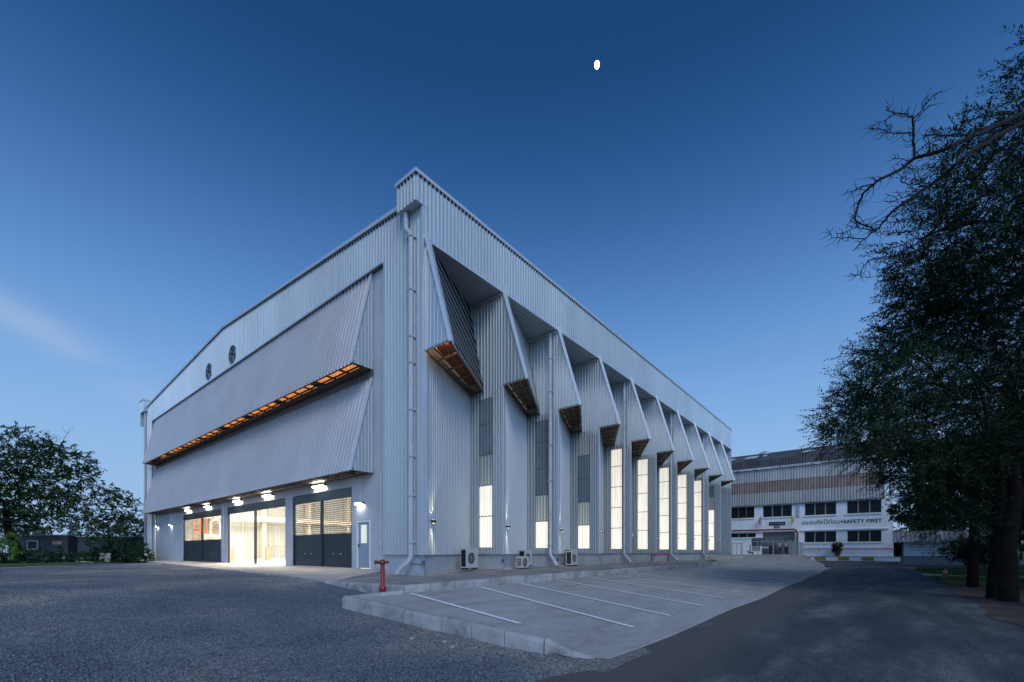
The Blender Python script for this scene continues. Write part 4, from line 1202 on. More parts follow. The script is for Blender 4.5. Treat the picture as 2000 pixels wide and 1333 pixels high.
# dock edge painted yellow and white
b = MB(); b.box(60.2, 62.98, -15.3, -6.3, -.7, .10); dk = b.build('loading_dock', M_OLDW); tag(dk, 'low loading dock edge painted in yellow and white blocks before the white building', 'dock')
for i in range(7):
    y1 = -6.8 - i * 1.22
    if i % 2 == 0 and i < 6:
        b = MB(); b.box(60.17, 60.198, y1 - 1.2, y1, -.36, .07); b.build('yellow_block', mat('yellow_paint', (.50, .32, .03), .7, 0, (3, .5), col2=(.10, .07, .02)), dk)
b = MB(); b.box(60.15, 62.99, -15.35, -6.25, .10, .14); b.build('coping', mat('dock_coping', (.20, .19, .19), .9), dk)
struct(MB().box(60.2, 62.98, -6.2, 24, -.7, .10).build('yard_slab', M_CONC))
# potted shrub
def quads_leaves(C_, Rr, n_tw, m_leaf, ll, lw, tw_len, droop, rng, flat=.6, shell=.35):
    """leaf quads on short twigs spread through one clump; returns an array (n,4,3)"""
    C_ = np.array(C_); 
    d = rng.normal(size=(n_tw, 3)); d /= np.linalg.norm(d, axis=1)[:, None]
    rr = rng.uniform(shell, 1.0, n_tw) ** .6
    p = C_ + d * (rr * Rr)[:, None] * np.array([1, 1, flat])
    dr = d * np.array([1, 1, .5]) * .8 + rng.normal(size=(n_tw, 3)) * .45 + np.array([0, 0, -droop]); dr /= np.linalg.norm(dr, axis=1)[:, None]
    L_ = rng.uniform(.6, 1.3, n_tw) * tw_len
    t = np.tile(np.linspace(.08, 1, m_leaf), (n_tw, 1))
    pos = p[:, None, :] + dr[:, None, :] * (t * L_[:, None])[:, :, None]
    pos[..., 2] -= droop * .35 * (t ** 2) * L_[:, None]
    sgn = np.where(np.arange(m_leaf) % 2 == 0, 1.0, -1.0)[None, :, None]
    up = rng.normal(size=(n_tw, 3)) * .6 + np.array([0, 0, 1.0]); sd_ = np.cross(dr, up); sd_ /= np.linalg.norm(sd_, axis=1)[:, None] + 1e-9
    ld = dr[:, None, :] * .65 + sd_[:, None, :] * sgn * .8 + rng.normal(size=(n_tw, m_leaf, 3)) * .22 + np.array([0, 0, -droop * .4])
    ld /= np.linalg.norm(ld, axis=2)[:, :, None]
    wd = np.cross(ld, rng.normal(size=(n_tw, m_leaf, 3)) * .7 + np.array([0, 0, 1.0])); wd /= np.linalg.norm(wd, axis=2)[:, :, None] + 1e-9
    s = rng.uniform(.65, 1.25, (n_tw, m_leaf, 1))
    a = pos; b_ = pos + ld * ll * .5 * s + wd * lw * s; c = pos + ld * ll * s; e = pos + ld * ll * .5 * s - wd * lw * s
    return np.stack([a, b_, c, e], 2).reshape(-1, 4, 3)
def crown(name, clumps, parent, m, m_leaf=22, ll=.13, lw=.022, tw=.6, droop=.35, seed=1, flat=.6, shell=.35, origin=(0, 0, 0), dens=1.0):
    rng = np.random.default_rng(seed)
    A = np.concatenate([quads_leaves(c[:3], c[3], max(4, int(c[4] * dens)), m_leaf, ll, lw, tw, droop, rng, flat, shell) for c in clumps]) - np.array(origin)
    return bigmesh(name, A.reshape(-1, 3), np.arange(len(A) * 4).reshape(-1, 4), m, parent)
def limb(b, a, c, r0, r1, rng_, sag=.0, n=6):
    a = Vector(a); c = Vector(c); pts = []; L_ = (c - a).length
    j1 = Vector((rng_.uniform(-1, 1), rng_.uniform(-1, 1), rng_.uniform(-.3, 1))) * L_ * .10
    for i in range(n + 1):
        t = i / n; p = a.lerp(c, t) + j1 * math.sin(t * math.pi) + Vector((0, 0, sag * L_ * math.sin(t * math.pi)))
        p += Vector((rng_.uniform(-1, 1), rng_.uniform(-1, 1), rng_.uniform(-1, 1))) * L_ * .012
        pts.append(p)
    b.tube(pts, [r0 + (r1 - r0) * i / n for i in range(n + 1)], 7 if r0 > .06 else 5)
    return pts
def tree(name, label, cat, base, top, r0, clumps, m, group=None, seed=1, twin=None, limbs=1.0, bark=None, **kw):
    rg = random.Random(seed)
    t = thing(name, label, cat, base, 0, group); B0 = Vector(base)
    b = MB(); T = Vector(top) - B0
    tp = [Vector((0, 0, -.4)), Vector((0, 0, .15)), T * .3 + Vector((rg.uniform(-.1, .1), rg.uniform(-.1, .1), 0)), T * .65 + Vector((rg.uniform(-.2, .2), rg.uniform(-.2, .2), 0)), T]
    b.tube(tp, [r0 * 1.45, r0 * 1.12, r0, r0 * .8, r0 * .5], 12)
    if twin:
        tw2 = Vector(twin) - B0
        b.tube([tw2 + Vector((0, 0, -.4)), tw2 + Vector((0, 0, .2)), tw2 * .8 + T * .4, T * .85 + tw2 * .7, T * 1.1 + tw2 * .6], [r0 * 1.3, r0, r0 * .85, r0 * .6, r0 * .3], 12)
    b.build('trunk', bark or M_BARK, t, smooth=True)
    br = MB(); srt = sorted(clumps, key=lambda c: (Vector(c[:3]) - Vector(top)).length)
    nodes = [T * .75, T]
    for c in srt:
        if rg.random() > limbs: continue
        p = Vector(c[:3]) - B0
        q = min(nodes, key=lambda n_: (n_ - p).length + max(0, n_.z - p.z) * .5)
        rr = max(.02, r0 * .28 * (1 - min(1, (q - T).length / 9)))
        pts = limb(br, q, p, rr, rr * .45, rg, .05); nodes.append(p); nodes.append(pts[3])
        for _ in range(3):
            d = Vector((rg.uniform(-1, 1), rg.uniform(-1, 1), rg.uniform(-.4, .8))) * c[3] * .9
            limb(br, p, p + d, rr * .4, .006, rg, 0, 4)
    br.build('branches', bark or M_BARK, t, smooth=True)
    crown('crown', clumps, t, m, seed=seed, origin=base, **kw)
    return t
# roadside trees on the right
GT = 'old roadside trees on the right verge'
K = dict(m_leaf=28, ll=.13, lw=.016, tw=.85, droop=.12, flat=.42, dens=1.9)
ta = tree('roadside_tree', 'nearest roadside tree, its bare twigs reaching over the road and its trunk out of view', 'tree', (7.6, -18.2, -.85), (7.9, -17.9, 6.2), .42, CL['a'], M_LEAF_T, GT, 11, **K)
tree('roadside_tree', 'thick dark double-trunked roadside tree under the dense crown', 'tree', (9.67, -16.45, -.80), (9.75, -16.5, 4.4), .22, CL['b'], M_LEAF_T, GT, 12, twin=(10.5, -16.3, -.8), **K)
tree('roadside_tree', 'slender-trunked roadside tree beyond the double trunk, standing in the grass', 'tree', (16.07, -16.4, -.78), (15.2, -16.6, 5.6), .17, CL['c'], M_LEAF_T, GT, 13, **K)
# bare branches of the nearest tree
bb = MB(); rg = random.Random(5); ob = Vector((7.6, -18.2, -.85))
for r, pts in BRANCHES:
    P_ = [Vector(p) - ob for p in pts]; out = []
    for a, c in zip(P_, P_[1:]):
        for j in range(3): out.append(a.lerp(c, j / 3) + Vector((rg.uniform(-1, 1), rg.uniform(-1, 1), rg.uniform(-1, 1))) * .022 * (1 if j else 0))
    out.append(P_[-1]); n = len(out)
    bb.tube(out, [max(.006, r * (1 - .8 * i / n)) for i in range(n)], 6)
    if r > .05: bb.tube([out[0], out[0] * .45 + Vector((.2, .2, 3.4)), Vector((.15, .15, 6.4))], [r, r * 1.8, r * 3], 8)
    for i in range(2, n - 1):
        for _ in range(3 if r > .02 else 2):
            if rg.random() < .75:
                d = (out[i + 1] - out[i - 1]).normalized(); q = Vector((rg.uniform(-1, 1), rg.uniform(-1, 1), rg.uniform(-1, 1))); q = (q - d * q.dot(d)).normalized()
                L_ = rg.uniform(.10, .42); e1 = out[i] + (q * .8 + d * .5) * L_ * .5; e2 = e1 + (d * .7 + q * .4 + Vector((rg.uniform(-.4, .4), rg.uniform(-.4, .4), rg.uniform(-.4, .3)))) * L_ * .6
                bb.tube([out[i], e1, e2], [.0085, .006, .003], 4, False)
bb.build('bare_branches', M_TWIG, ta)
# dark trees further along the verge and behind the guard house
rg = random.Random(21)
for i, (x, y, h, rr, lab) in enumerate(((27, -22.5, 9, 3.2, 'dark bushy tree behind the slender trunk'), (38, -24, 11, 3.6, 'tall dark tree before the tin-roofed board wall'), (53, -19.5, 12, 3.8, 'tall dark tree right behind the tin-roofed board wall'),
                                       (64, -21, 13, 4.2, 'dark tree just past the end of the white building'), (24, -29, 12, 4.6, 'broad dark tree at the back of the right verge'), (40, -31, 12, 5, 'far broad dark tree at the right edge behind the trunks'), (66, -32, 13, 5, 'farthest dark tree right of the white building'),
                                       (19.5, -22.5, 7, 2.6, 'low dark tree behind the thick double trunk'), (12.5, -25, 9, 3.4, 'dark tree at the right edge of the picture behind the trunks'))):
    cl = []
    for j in range(20):
        a = rg.uniform(0, 6.28); q = rg.uniform(.1, 1) ** .6 * rr; cl.append((x + q * math.cos(a), y + q * math.sin(a), rg.uniform(1.0, h), rg.uniform(1.1, 1.7), 110))
    tree('verge_tree', lab, 'tree', (x, y, -.8), (x, y, h * .55), .2, cl, M_LEAF_D, 'dark trees behind the right verge', 30 + i, m_leaf=14, ll=.32, lw=.075, tw=.8, droop=.3, limbs=.6)
t = thing('verge_bush', 'leafy bush growing in front of the lettered board wall', 'bush', (38.8, -18.9, -.7))
crown('foliage', [(rg.uniform(-1.3, 1.3), rg.uniform(-1.5, 1.0), rg.uniform(.8, 2.5), .6, 45) for _ in range(12)], t, M_LEAF_D, 14, .22, .05, .5, .2, 44)
b = MB()
for j in range(6): limb(b, (0, 0, -.1), (rg.uniform(-1, 1), rg.uniform(-1, 1), 1.8), .05, .02, rg)
b.build('stem', M_BARK, t)

# guard-house wall with lettering
t = thing('notice_wall', 'low white wall with Thai lettering, grey base and corrugated lean-to roof', 'wall', (47, -15.2, 0))
b = MB(); b.box(0, .2, -7.5, 0, .35, 1.66); b.build('white_panel', mat('notice_white', (.74, .75, .78), .8, 0, (1, .1)), t)
b = MB(); b.box(-.02, .22, -7.5, 0, -.7, .348); b.build('grey_base', mat('notice_base', (.16, .19, .235), .8), t)
b = MB(); b.box(-.05, .1, .003, .13, -.7, 1.66); b.build('post', mat('green_post', (.05, .12, .11), .6), t)
b = MB(); b.sheet((-.75, -9.5, 1.62), Y_, (-.45, 0, .9), 10.3, 0, 1.7, V=(.80, 0, .60), pitch=.34, h=.09, wave=True); b.build('tin_roof', mat('asbestos_sheet', (.30, .30, .30), .9, 0, (1.2, .35)), t)
b = MB(); b.box(.5, .7, -9.5, .8, 2.62, 2.78); b.build('ridge_board', mat('ridge_board', (.25, .25, .25), .9, 0, (2, .6)), t)
for body, z, h, w, y0 in (('กองโรงงานไฟฟ้า หมวด', 1.36, .21, 3.2, -.42), ('ร-๔ ซ่อมเครื่องไฟฟ้าและ ตัวไหม้', 1.10, .19, 3.3, -.40), ('ร-๔ เดินสายและ ระบบ', .84, .19, 2.5, -.40), ('ยินดีต้อนรับ', .50, .28, 1.75, -1.25)):
    text(body, h, mat('notice_ink', (.03, .04, .09), .7), t, (-.008, y0, z), w, 'lettering', .006)
t = thing('white_garden_wall', 'white wall glimpsed behind the trunks, right of the notice wall', 'wall', (45, -23.2, 0))
b = MB(); b.box(0, .2, -9, 0, .35, 1.9); b.build('panel', MATS['notice_white'], t)
b = MB(); b.box(-.03, .23, -9, 0, -.8, .348); b.box(-.05, .25, -9.02, .0, 1.902, 1.98); b.build('coping', M_KERBW if 'M_KERBW' in globals() else M_CONC, t)
t = thing('dark_shrub', 'low dark shrub filling the gap past the right end of the white building', 'bush', (68, -17.6, -.4))
crown('foliage', [(rg.uniform(-1, 1), rg.uniform(-4.5, 2.2), rg.uniform(.5, 3.2), 1.0, 90) for _ in range(16)], t, M_LEAF_D, 14, .3, .09, .6, .2, 61)
b = MB()
for j in range(6): limb(b, (0, 0, -.1), (rg.uniform(-1, 1), rg.uniform(-3, 2), 2.0), .06, .02, rg)
b.build('stem', M_BARK, t)
# traffic cone, grass, path
t = thing('traffic_cone', 'faded red traffic cone on the grass by the road', 'cone', (22.4, -16.1, -.70), .4)
b = MB(); b.lathe([(.20, .03), (.19, .05), (.13, .20), (.085, .38), (.045, .56), (.03, .58)], n=20); b.build('cone_body', mat('faded_cone_red', (.34, .06, .06), .6, 0, (5, .3)), t, smooth=True)
b = MB(); b.box(-.22, .22, -.22, .22, -.01, .03); b.build('base', mat('faded_cone_red', (.34, .06, .06)), t, bevel=.01)
b = MB(); b.lathe([(.098, .345), (.075, .43)], n=20); b.build('reflective_band', mat('band_white', (.55, .4, .4), .5), t, smooth=True)
t = thing('barrier_pole', 'yellow slanting pole glimpsed between the slender trunk and the double trunk', 'barrier', (27.6, -18.9, -.7))
b = MB(); b.box(-.05, .05, -.05, .05, 0, .9); b.build('post', M_GALV, t) if 'M_GALV' in globals() else b.build('post', M_STEEL, t)
b = MB(); b.bar((0, .05, .45), (.5, -.75, 1.0), .06, .06); b.build('arm', mat('yellow_arm', (.50, .33, .04), .6), t)
t = thing('garden_bench', 'pale blue slatted bench at the right edge behind the tree trunks', 'bench', (17.6, -19.0, -.75), .9)
b = MB()
for i in range(4): b.box(-.7, .7, -.2 + i * .11, -.11 + i * .11, .42, .45)
b.build('seat', mat('bench_blue', (.22, .28, .33), .6), t)
b = MB()
for i in range(3): b.box(-.7, .7, .24, .27, .58 + i * .13, .68 + i * .13)
b.build('backrest', mat('bench_blue', (.22, .28, .33), .6), t)
for x in (-.6, .6):
    for y0, y1, z in ((-.2, -.15, .42), (.22, .27, .42)): MB().box(x - .025, x + .025, y0, y1, 0, z).build('leg', M_STEEL, t)
    MB().box(x - .025, x + .025, .272, .30, .0, .92).build('back_post', M_STEEL, t)
def grass(name, region, n, hmin, hmax, seed, m):
    rng = np.random.default_rng(seed); P_ = np.array([region(rng) for _ in range(n)])
    a = rng.uniform(0, 6.28, n); w = rng.uniform(.008, .02, n); h = rng.uniform(hmin, hmax, n)
    dx = np.cos(a) * w; dy = np.sin(a) * w; lx = rng.normal(size=n) * .05; ly = rng.normal(size=n) * .05
    v0 = P_ + np.stack([dx, dy, 0 * dx], 1); v1 = P_ - np.stack([dx, dy, 0 * dx], 1)
    tp = P_ + np.stack([lx, ly, h], 1)
    V_ = np.stack([v0, v1, tp - np.stack([dx, dy, 0 * dx], 1) * .2, tp + np.stack([dx, dy, 0 * dx], 1) * .2], 1)
    o = bigmesh(name, V_.reshape(-1, 3), np.arange(n * 4).reshape(-1, 4), m); o['kind'] = 'stuff'; return o
def reg_a(r):
    x = r.uniform(17, 24); return (x, -15.75 - r.uniform(0, 1) ** 1.2 * 4.5, road_z(x) + .01)
def reg_b(r):
    a = r.uniform(0, 6.28); q = r.uniform(0, 1) ** .5; x, y = 31 + 5.5 * q * math.cos(a), -17.6 + 2.3 * q * math.sin(a); return (x, y, road_z(x) + .01 + .12 * (1 - q))
M_GR = mat('grass_blade', (.07, .12, .03), .7, 0, (.9, .4))
grass('verge_grass', reg_a, 16000, .04, .11, 3, M_GR); grass('verge_grass', reg_b, 16000, .05, .18, 4, M_GR)
struct(strip('grass_strip', frange(16.5, 24.5, .8), lambda t: -22, lambda t: -15.68, 8, lambda x, y: road_z(x) + .012, G_GRASS))
struct(strip('side_path', frange(24.5, 27.5, 1), lambda t: -40, lambda t: -15.4, 10, lambda x, y: road_z(x) + .02, G_PARK))
struct(strip('grass_island', frange(27.5, 37, .8), lambda t: -21 , lambda t: -15.5 - .04 * (t - 32) ** 2, 8, lambda x, y: road_z(x) + .016, G_GRASS))

# ------------------------------------------------------------------ railed transformer yard at the far corner
struct(MB().box(46.4, 60.18, -5.9, 4, -.7, .30).build('yard_platform', M_CONC))
struct(MB().box(36, 46.4, -1.08, .05, -.7, .28).build('side_platform', M_CONC))
M_GALV = mat('galvanised_rail', (.36, .42, .42), .5, .3)
def railing(label, a, c, z0, z1, step, bars=False):
    t = thing('railing', label, 'railing', a + (z0,)); a = Vector(a); c = Vector(c); d = c - a; n = max(1, round(d.length / step)); H = z1 - z0
    r_ = MB(); D3 = Vector((d.x, d.y, 0)); r_.bar((0, 0, H), D3 + Vector((0, 0, H)), .06, .06); r_.bar((0, 0, .12), D3 + Vector((0, 0, .12)), .05, .05)
    r_.build('rail', M_GALV, t)
    for i in range(n + 1):
        p = MB(); q = D3 * i / n; p.box(q.x - .035, q.x + .035, q.y - .035, q.y + .035, 0, H - .031); p.build('post', M_GALV, t)
    w_ = MB(); m_ = int(d.length / (.42 if bars else .5))
    for i in range(1, m_): 
        q = D3 * i / m_; rr = .012 if bars else .005; w_.box(q.x - rr, q.x + rr, q.y - rr, q.y + rr, .145, H - .031)
    w_.build('bar', M_GALV, t)
railing('galvanised railing running along the hall wall before the last bays', (36.5, -.95), (46.5, -.95), .28, 1.7, 2.0)
railing('galvanised railing in front of the two workers and the transformer', (46.55, -1.05), (46.55, -5.8), .30, 1.9, 1.6)
railing('galvanised railing section with close bars at the right end of the yard', (46.65, -5.8), (57.5, -5.8), .30, 1.9, 2.1, True)
t = thing('transformer', 'grey cabinet transformer standing behind the railing, left of the workers', 'transformer', (50, -3.1, .3))
M_TG = mat('transformer_grey', (.13, .14, .16), .5, .1, (1, .15))
b = MB(); b.box(-.8, .8, -1.5, 1.6, 1.15, 2.1); b.build('tank', M_TG, t, bevel=.02)
b = MB()
for y in (-.9, .1): b.box(-.9, .7, y - .38, y + .38, .1, 1.12)
b.build('cabinet', mat('cabinet_dark', (.055, .07, .095), .5), t, bevel=.02)
b = MB()
for i in range(9): b.box(-1.02, -.81, .68 + i * .1, .71 + i * .1, .5, 1.9)
b.build('cooling_fin', M_TG, t)
b = MB(); b.box(-.92, -.905, -.25, .45, .85, 1.05); b.build('name_plate', mat('plate_grey', (.5, .5, .45), .5), t)
b = MB(); b.tube([(-.6, 1.5, .2), (-.6, 1.75, .4), (-.6, 1.8, .9), (-.6, 1.8, 1.3)], .07, 8); b.build('cable_duct', M_PIPE, t, smooth=True)

# ------------------------------------------------------------------ people and dog
def skinned(name, verts, edges, radii, m, parent, levels=2):
    me = bpy.data.meshes.new('tmp'); me.from_pydata(verts, edges, []); o = obj('tmp', me)
    sk_ = o.modifiers.new('s', 'SKIN'); sk_.use_smooth_shade = True
    for i, r in enumerate(radii):
        r = r if isinstance(r, tuple) else (r, r); me.skin_vertices[0].data[i].radius = r
    me.skin_vertices[0].data[0].use_root = True
    sb = o.modifiers.new('u', 'SUBSURF'); sb.levels = levels; sb.render_levels = levels
    bpy.context.view_layer.update()
    out = bpy.data.meshes.new_from_object(o.evaluated_get(bpy.context.evaluated_depsgraph_get()))
    bpy.data.objects.remove(o); out.name = name
    out.materials.clear(); out.materials.append(m)
    out.polygons.foreach_set('use_smooth', [True] * len(out.polygons))
    return obj(name, out, parent)
def person(loc, rz, label, shirt, pose):
    t = thing('person', label, 'person', loc, rz, None); skin_ = mat('skin', (.25, .14, .09), .6)
    el_l, ha_l, el_r, ha_r = pose
    # body: pelvis root, spine, neck, head, arms, legs
    V_ = [(0, 0, .93), (0, 0, 1.12), (0, .01, 1.32), (0, .01, 1.44), (0, -.01, 1.52), (0, -.02, 1.60), (0, -.02, 1.70),
          (.17, .01, 1.40), el_l, ha_l, (-.17, .01, 1.40), el_r, ha_r,
          (.09, 0, .88), (.10, -.01, .50), (.11, .01, .10), (.12, -.12, .05), (-.09, 0, .88), (-.10, -.02, .50), (-.12, .01, .10), (-.14, -.12, .05)]
    E_ = [(0, 1), (1, 2), (2, 3), (3, 4), (4, 5), (5, 6), (2, 7), (7, 8), (8, 9), (2, 10), (10, 11), (11, 12), (0, 13), (13, 14), (14, 15), (15, 16), (0, 17), (17, 18), (18, 19), (19, 20)]
    Rr = [(.14, .10), (.13, .09), (.15, .10), .06, .055, (.075, .09), (.065, .08), .055, .04, .03, .055, .04, .03, .085, .058, .04, .04, .085, .058, .04, .04]
    bd = skinned('body', V_, E_, Rr, skin_, t)
    # hands: palm and five fingers
    hm = MB()
    for h_, e_ in ((Vector(ha_l), Vector(el_l)), (Vector(ha_r), Vector(el_r))):
        d = (h_ - e_).normalized(); s_ = d.cross(Vector((1, 0, 0))).normalized()
        hm.tube([h_ - d * .01, h_ + d * .04, h_ + d * .085], [.026, .034, .03], 8)
        for j, L_ in enumerate((.06, .075, .08, .07)): p = h_ + d * .08 + s_ * (j - 1.5) * .018; hm.tube([p, p + d * L_ * .6, p + d * L_ + Vector((0, -.012, 0))], [.009, .008, .006], 5)
        p = h_ + d * .02 + s_ * .03; hm.tube([p, p + s_ * .03 + d * .02, p + s_ * .035 + d * .05], [.011, .009, .007], 5)
    hm.build('hand', skin_, t, smooth=True)
    V2 = [(0, 0, .90), (0, 0, 1.12), (0, .01, 1.33), (0, .01, 1.43), (.17, .01, 1.41), Vector(el_l).lerp(Vector((.17, .01, 1.41)), .1), (-.17, .01, 1.41), Vector(el_r).lerp(Vector((-.17, .01, 1.41)), .1)]
    skinned('shirt', V2, [(0, 1), (1, 2), (2, 3), (2, 4), (4, 5), (2, 6), (6, 7)], [(.165, .12), (.155, .11), (.17, .12), .07, .075, .06, .075, .06], shirt, t)
    V3 = [(0, 0, .95), (.09, 0, .86), (.10, -.01, .50), (.11, .01, .08), (-.09, 0, .86), (-.10, -.02, .50), (-.12, .01, .08)]
    skinned('trousers', V3, [(0, 1), (1, 2), (2, 3), (0, 4), (4, 5), (5, 6)], [(.16, .12), .10, .075, .062, .10, .075, .062], mat('dark_trousers', (.018, .018, .024), .8), t)
    for sx, p in ((1, .11), (-1, -.12)):
        s_ = MB(); s_.hexa([(p - .045, -.20, -.01), (p + .045, -.20, -.01), (p + .045, .08, -.01), (p - .045, .08, -.01)], [(p - .035, -.17, .06), (p + .035, -.17, .06), (p + .035, .07, .10), (p - .035, .07, .10)]); s_.build('shoe', M_WHITE, t, bevel=.015)
    hh = skinned('hair', [(0, .02, 1.66), (0, .0, 1.735), (0, -.05, 1.74)], [(0, 1), (1, 2)], [(.085, .09), (.075, .07), (.05, .03)], mat('black_hair', (.01, .01, .01), .7), t, 2)
    f = MB()
    for s in (-1, 1): f.lathe([(.008, -.006), (.011, 0), (.008, .006)], (s * .03, -.105, 1.635), 6); f.box(s * .088 - .01, s * .088 + .01, -.03, .01, 1.60, 1.65)
    f.add([(-.014, -.10, 1.59), (.014, -.10, 1.59), (0, -.128, 1.595), (0, -.104, 1.635)], [(0, 1, 2), (0, 2, 3), (1, 3, 2)]); f.box(-.022, .022, -.108, -.10, 1.560, 1.567); f.build('face_detail', mat('lip_brown', (.10, .045, .035), .6), t)
    return t
fc = math.atan2(-8, -57) + R(90)
person((48.3, -4.55, .31), fc, 'worker in a pale grey shirt and dark trousers, arms hanging, left of the two', mat('shirt_grey', (.30, .29, .30), .9), ((.24, .0, 1.13), (.26, -.06, .90), (-.24, .0, 1.13), (-.26, -.06, .90)))
person((48.5, -5.15, .31), fc - .3, 'worker in a lighter shirt with one forearm bent, right of the two', mat('shirt_pale', (.38, .37, .36), .9), ((.25, .02, 1.14), (.27, -.12, .96), (-.26, .02, 1.14), (-.2, -.2, 1.2)))
dg = thing('dog', 'small brown dog standing behind the railing left of the transformer', 'dog', (47.6, -1.75, .30), math.atan2(.8, .2))
V_ = [(-.22, 0, .36), (0, 0, .355), (.20, 0, .37), (.30, 0, .45), (.37, 0, .53), (.46, 0, .51), (-.34, 0, .42), (-.44, 0, .36),
      (.20, .06, .30), (.21, .06, .17), (.20, .06, .03), (.20, -.06, .30), (.22, -.06, .17), (.21, -.06, .03),
      (-.22, .06, .29), (-.17, .06, .21), (-.26, .06, .13), (-.25, .06, .03), (-.22, -.06, .29), (-.18, -.06, .21), (-.27, -.06, .13), (-.26, -.06, .03)]
E_ = [(1, 0), (1, 2), (2, 3), (3, 4), (4, 5), (0, 6), (6, 7), (2, 8), (8, 9), (9, 10), (2, 11), (11, 12), (12, 13), (0, 14), (14, 15), (15, 16), (16, 17), (0, 18), (18, 19), (19, 20), (20, 21)]
Rr = [(.075, .08), (.075, .075), (.085, .10), .06, (.055, .055), .028, .022, .012, .035, .022, .02, .035, .022, .02, .045, .03, .018, .02, .045, .03, .018, .02]
M_DOG = mat('brown_fur', (.16, .075, .04), .9, 0, (6, .3)); skinned('body', V_, E_, Rr, M_DOG, dg)
b = MB()
for s in (-1, 1): b.add([(.34, s * .03, .57), (.38, s * .045, .57), (.355, s * .05, .65), (.34, s * .05, .57)], [(0, 1, 2), (1, 3, 2), (3, 0, 2)])
b.build('ear', M_DOG, dg)
t = thing('potted_plant', 'leafy shrub in a terracotta pot against the white wall', 'plant', (62.0, -9.1, .14))
b = MB(); b.lathe([(.22, 0), (.32, .34), (.36, .36), (.36, .42), (.30, .42)], n=16); b.build('pot', mat('terracotta', (.20, .09, .06), .8), t, smooth=True)
crown('foliage', [(0, 0, .75, .38, 40), (.1, .1, 1.15, .42, 45), (-.1, -.1, 1.5, .34, 35)], t, M_LEAF_L, 12, .20, .05, .3, .1, 9, shell=.1)
b = MB(); b.tube([(0, 0, .4), (.03, 0, .9), (0, 0, 1.4)], .03, 6); b.build('stem', M_BARK, t)

# ------------------------------------------------------------------ left side: trees, cabins, hedge
KL = dict(m_leaf=16, ll=.24, lw=.055, tw=.7, droop=.15, flat=.55)
t1 = tree('rain_tree', 'large spreading dark tree at the left edge with a few bare twigs on top', 'tree', (-7.3, 48.7, -.2), (-8.2, 49.5, 4.6), .38, LT1, M_LEAF_L, 'trees left of the hall', 51, dens=1.9, **KL)
tw = MB(); rg = random.Random(8); o0 = Vector((-7.3, 48.7, -.2))
for i in range(26):
    s = Vector((-8 + rg.uniform(-3, 3.2), 51 + rg.uniform(-2, 2), 10.2 + rg.uniform(-1, .6))) - o0
    d = Vector((rg.uniform(-.7, 1.1), rg.uniform(-.3, .3), rg.uniform(.4, 1.1))).normalized()
    for _ in range(2):
        e = s + d * rg.uniform(.7, 1.3); limb(tw, s, e, .03, .012, rg, 0, 4)
        for _ in range(3): limb(tw, e, e + (d + Vector((rg.uniform(-1, 1), rg.uniform(-.5, .5), rg.uniform(-.6, .8)))).normalized() * rg.uniform(.4, 1.0), .014, .006, rg, 0, 3)
        s = e; d = (d + Vector((rg.uniform(-.5, .7), 0, rg.uniform(-.5, .4)))).normalized()
tw.build('bare_branches', M_TWIG, t1)
tree('young_tree', 'lighter open-crowned tree between the large tree and the hall', 'tree', (-2.6, 39.1, -.2), (-2.6, 39.4, 3.2), .12, LT2, M_LEAF_L, 'trees left of the hall', 52, m_leaf=14, ll=.26, lw=.05, tw=.55, droop=.25, flat=.38, dens=.85)
tree('young_tree', 'small dark tree half hidden behind the left end of the hall', 'tree', (.5, 45.3, -.2), (.5, 45.3, 2.2), .1, LT3, M_LEAF_L, 'trees left of the hall', 53, **KL)
t = thing('round_bush', 'dense dark round bush at the left corner of the hall', 'bush', (-2.4, 36.6, -.2))
crown('foliage', [(a + 2.4, c - 36.6, e + .2, r, n * 2) for a, c, e, r, n in BUSH] + [(a + 2.4, c - 36.6, e - .5, r, n) for a, c, e, r, n in BUSH], t, M_LEAF_D, 14, .16, .045, .35, .1, 54, flat=.8, shell=.5)
b = MB()
for j in range(7): limb(b, (0, 0, -.2), (rg.uniform(-1, 1.6), rg.uniform(-.5, 1), 1.0), .05, .02, rg)
b.build('stem', M_BARK, t)
c = crown('hedge', HEDGE + [(a, c_, e - .55, r, n) for a, c_, e, r, n in HEDGE], None, M_LEAF_D, 14, .15, .045, .4, .1, 55, flat=.8); c['kind'] = 'stuff'
t = thing('pale_shrub', 'light green shrub at the left edge before the dark hedge', 'bush', BAMBOO[0][:2] + (-.2,))
crown('foliage', [(a - BAMBOO[0][0], c_ - BAMBOO[0][1], e + .2, r, n) for a, c_, e, r, n in BAMBOO], t, M_LEAF_Y, 14, .24, .03, .6, .5, 56)
b = MB()
for j in range(5): limb(b, (0, 0, 0), (rg.uniform(-.4, .4), rg.uniform(-.4, .4), 1.5), .03, .012, rg)
b.build('stem', M_BARK, t)
c = crown('far_treeline', FART, None, M_LEAF_F, 14, .5, .16, 1.4, .1, 57, flat=.7); c['kind'] = 'stuff'
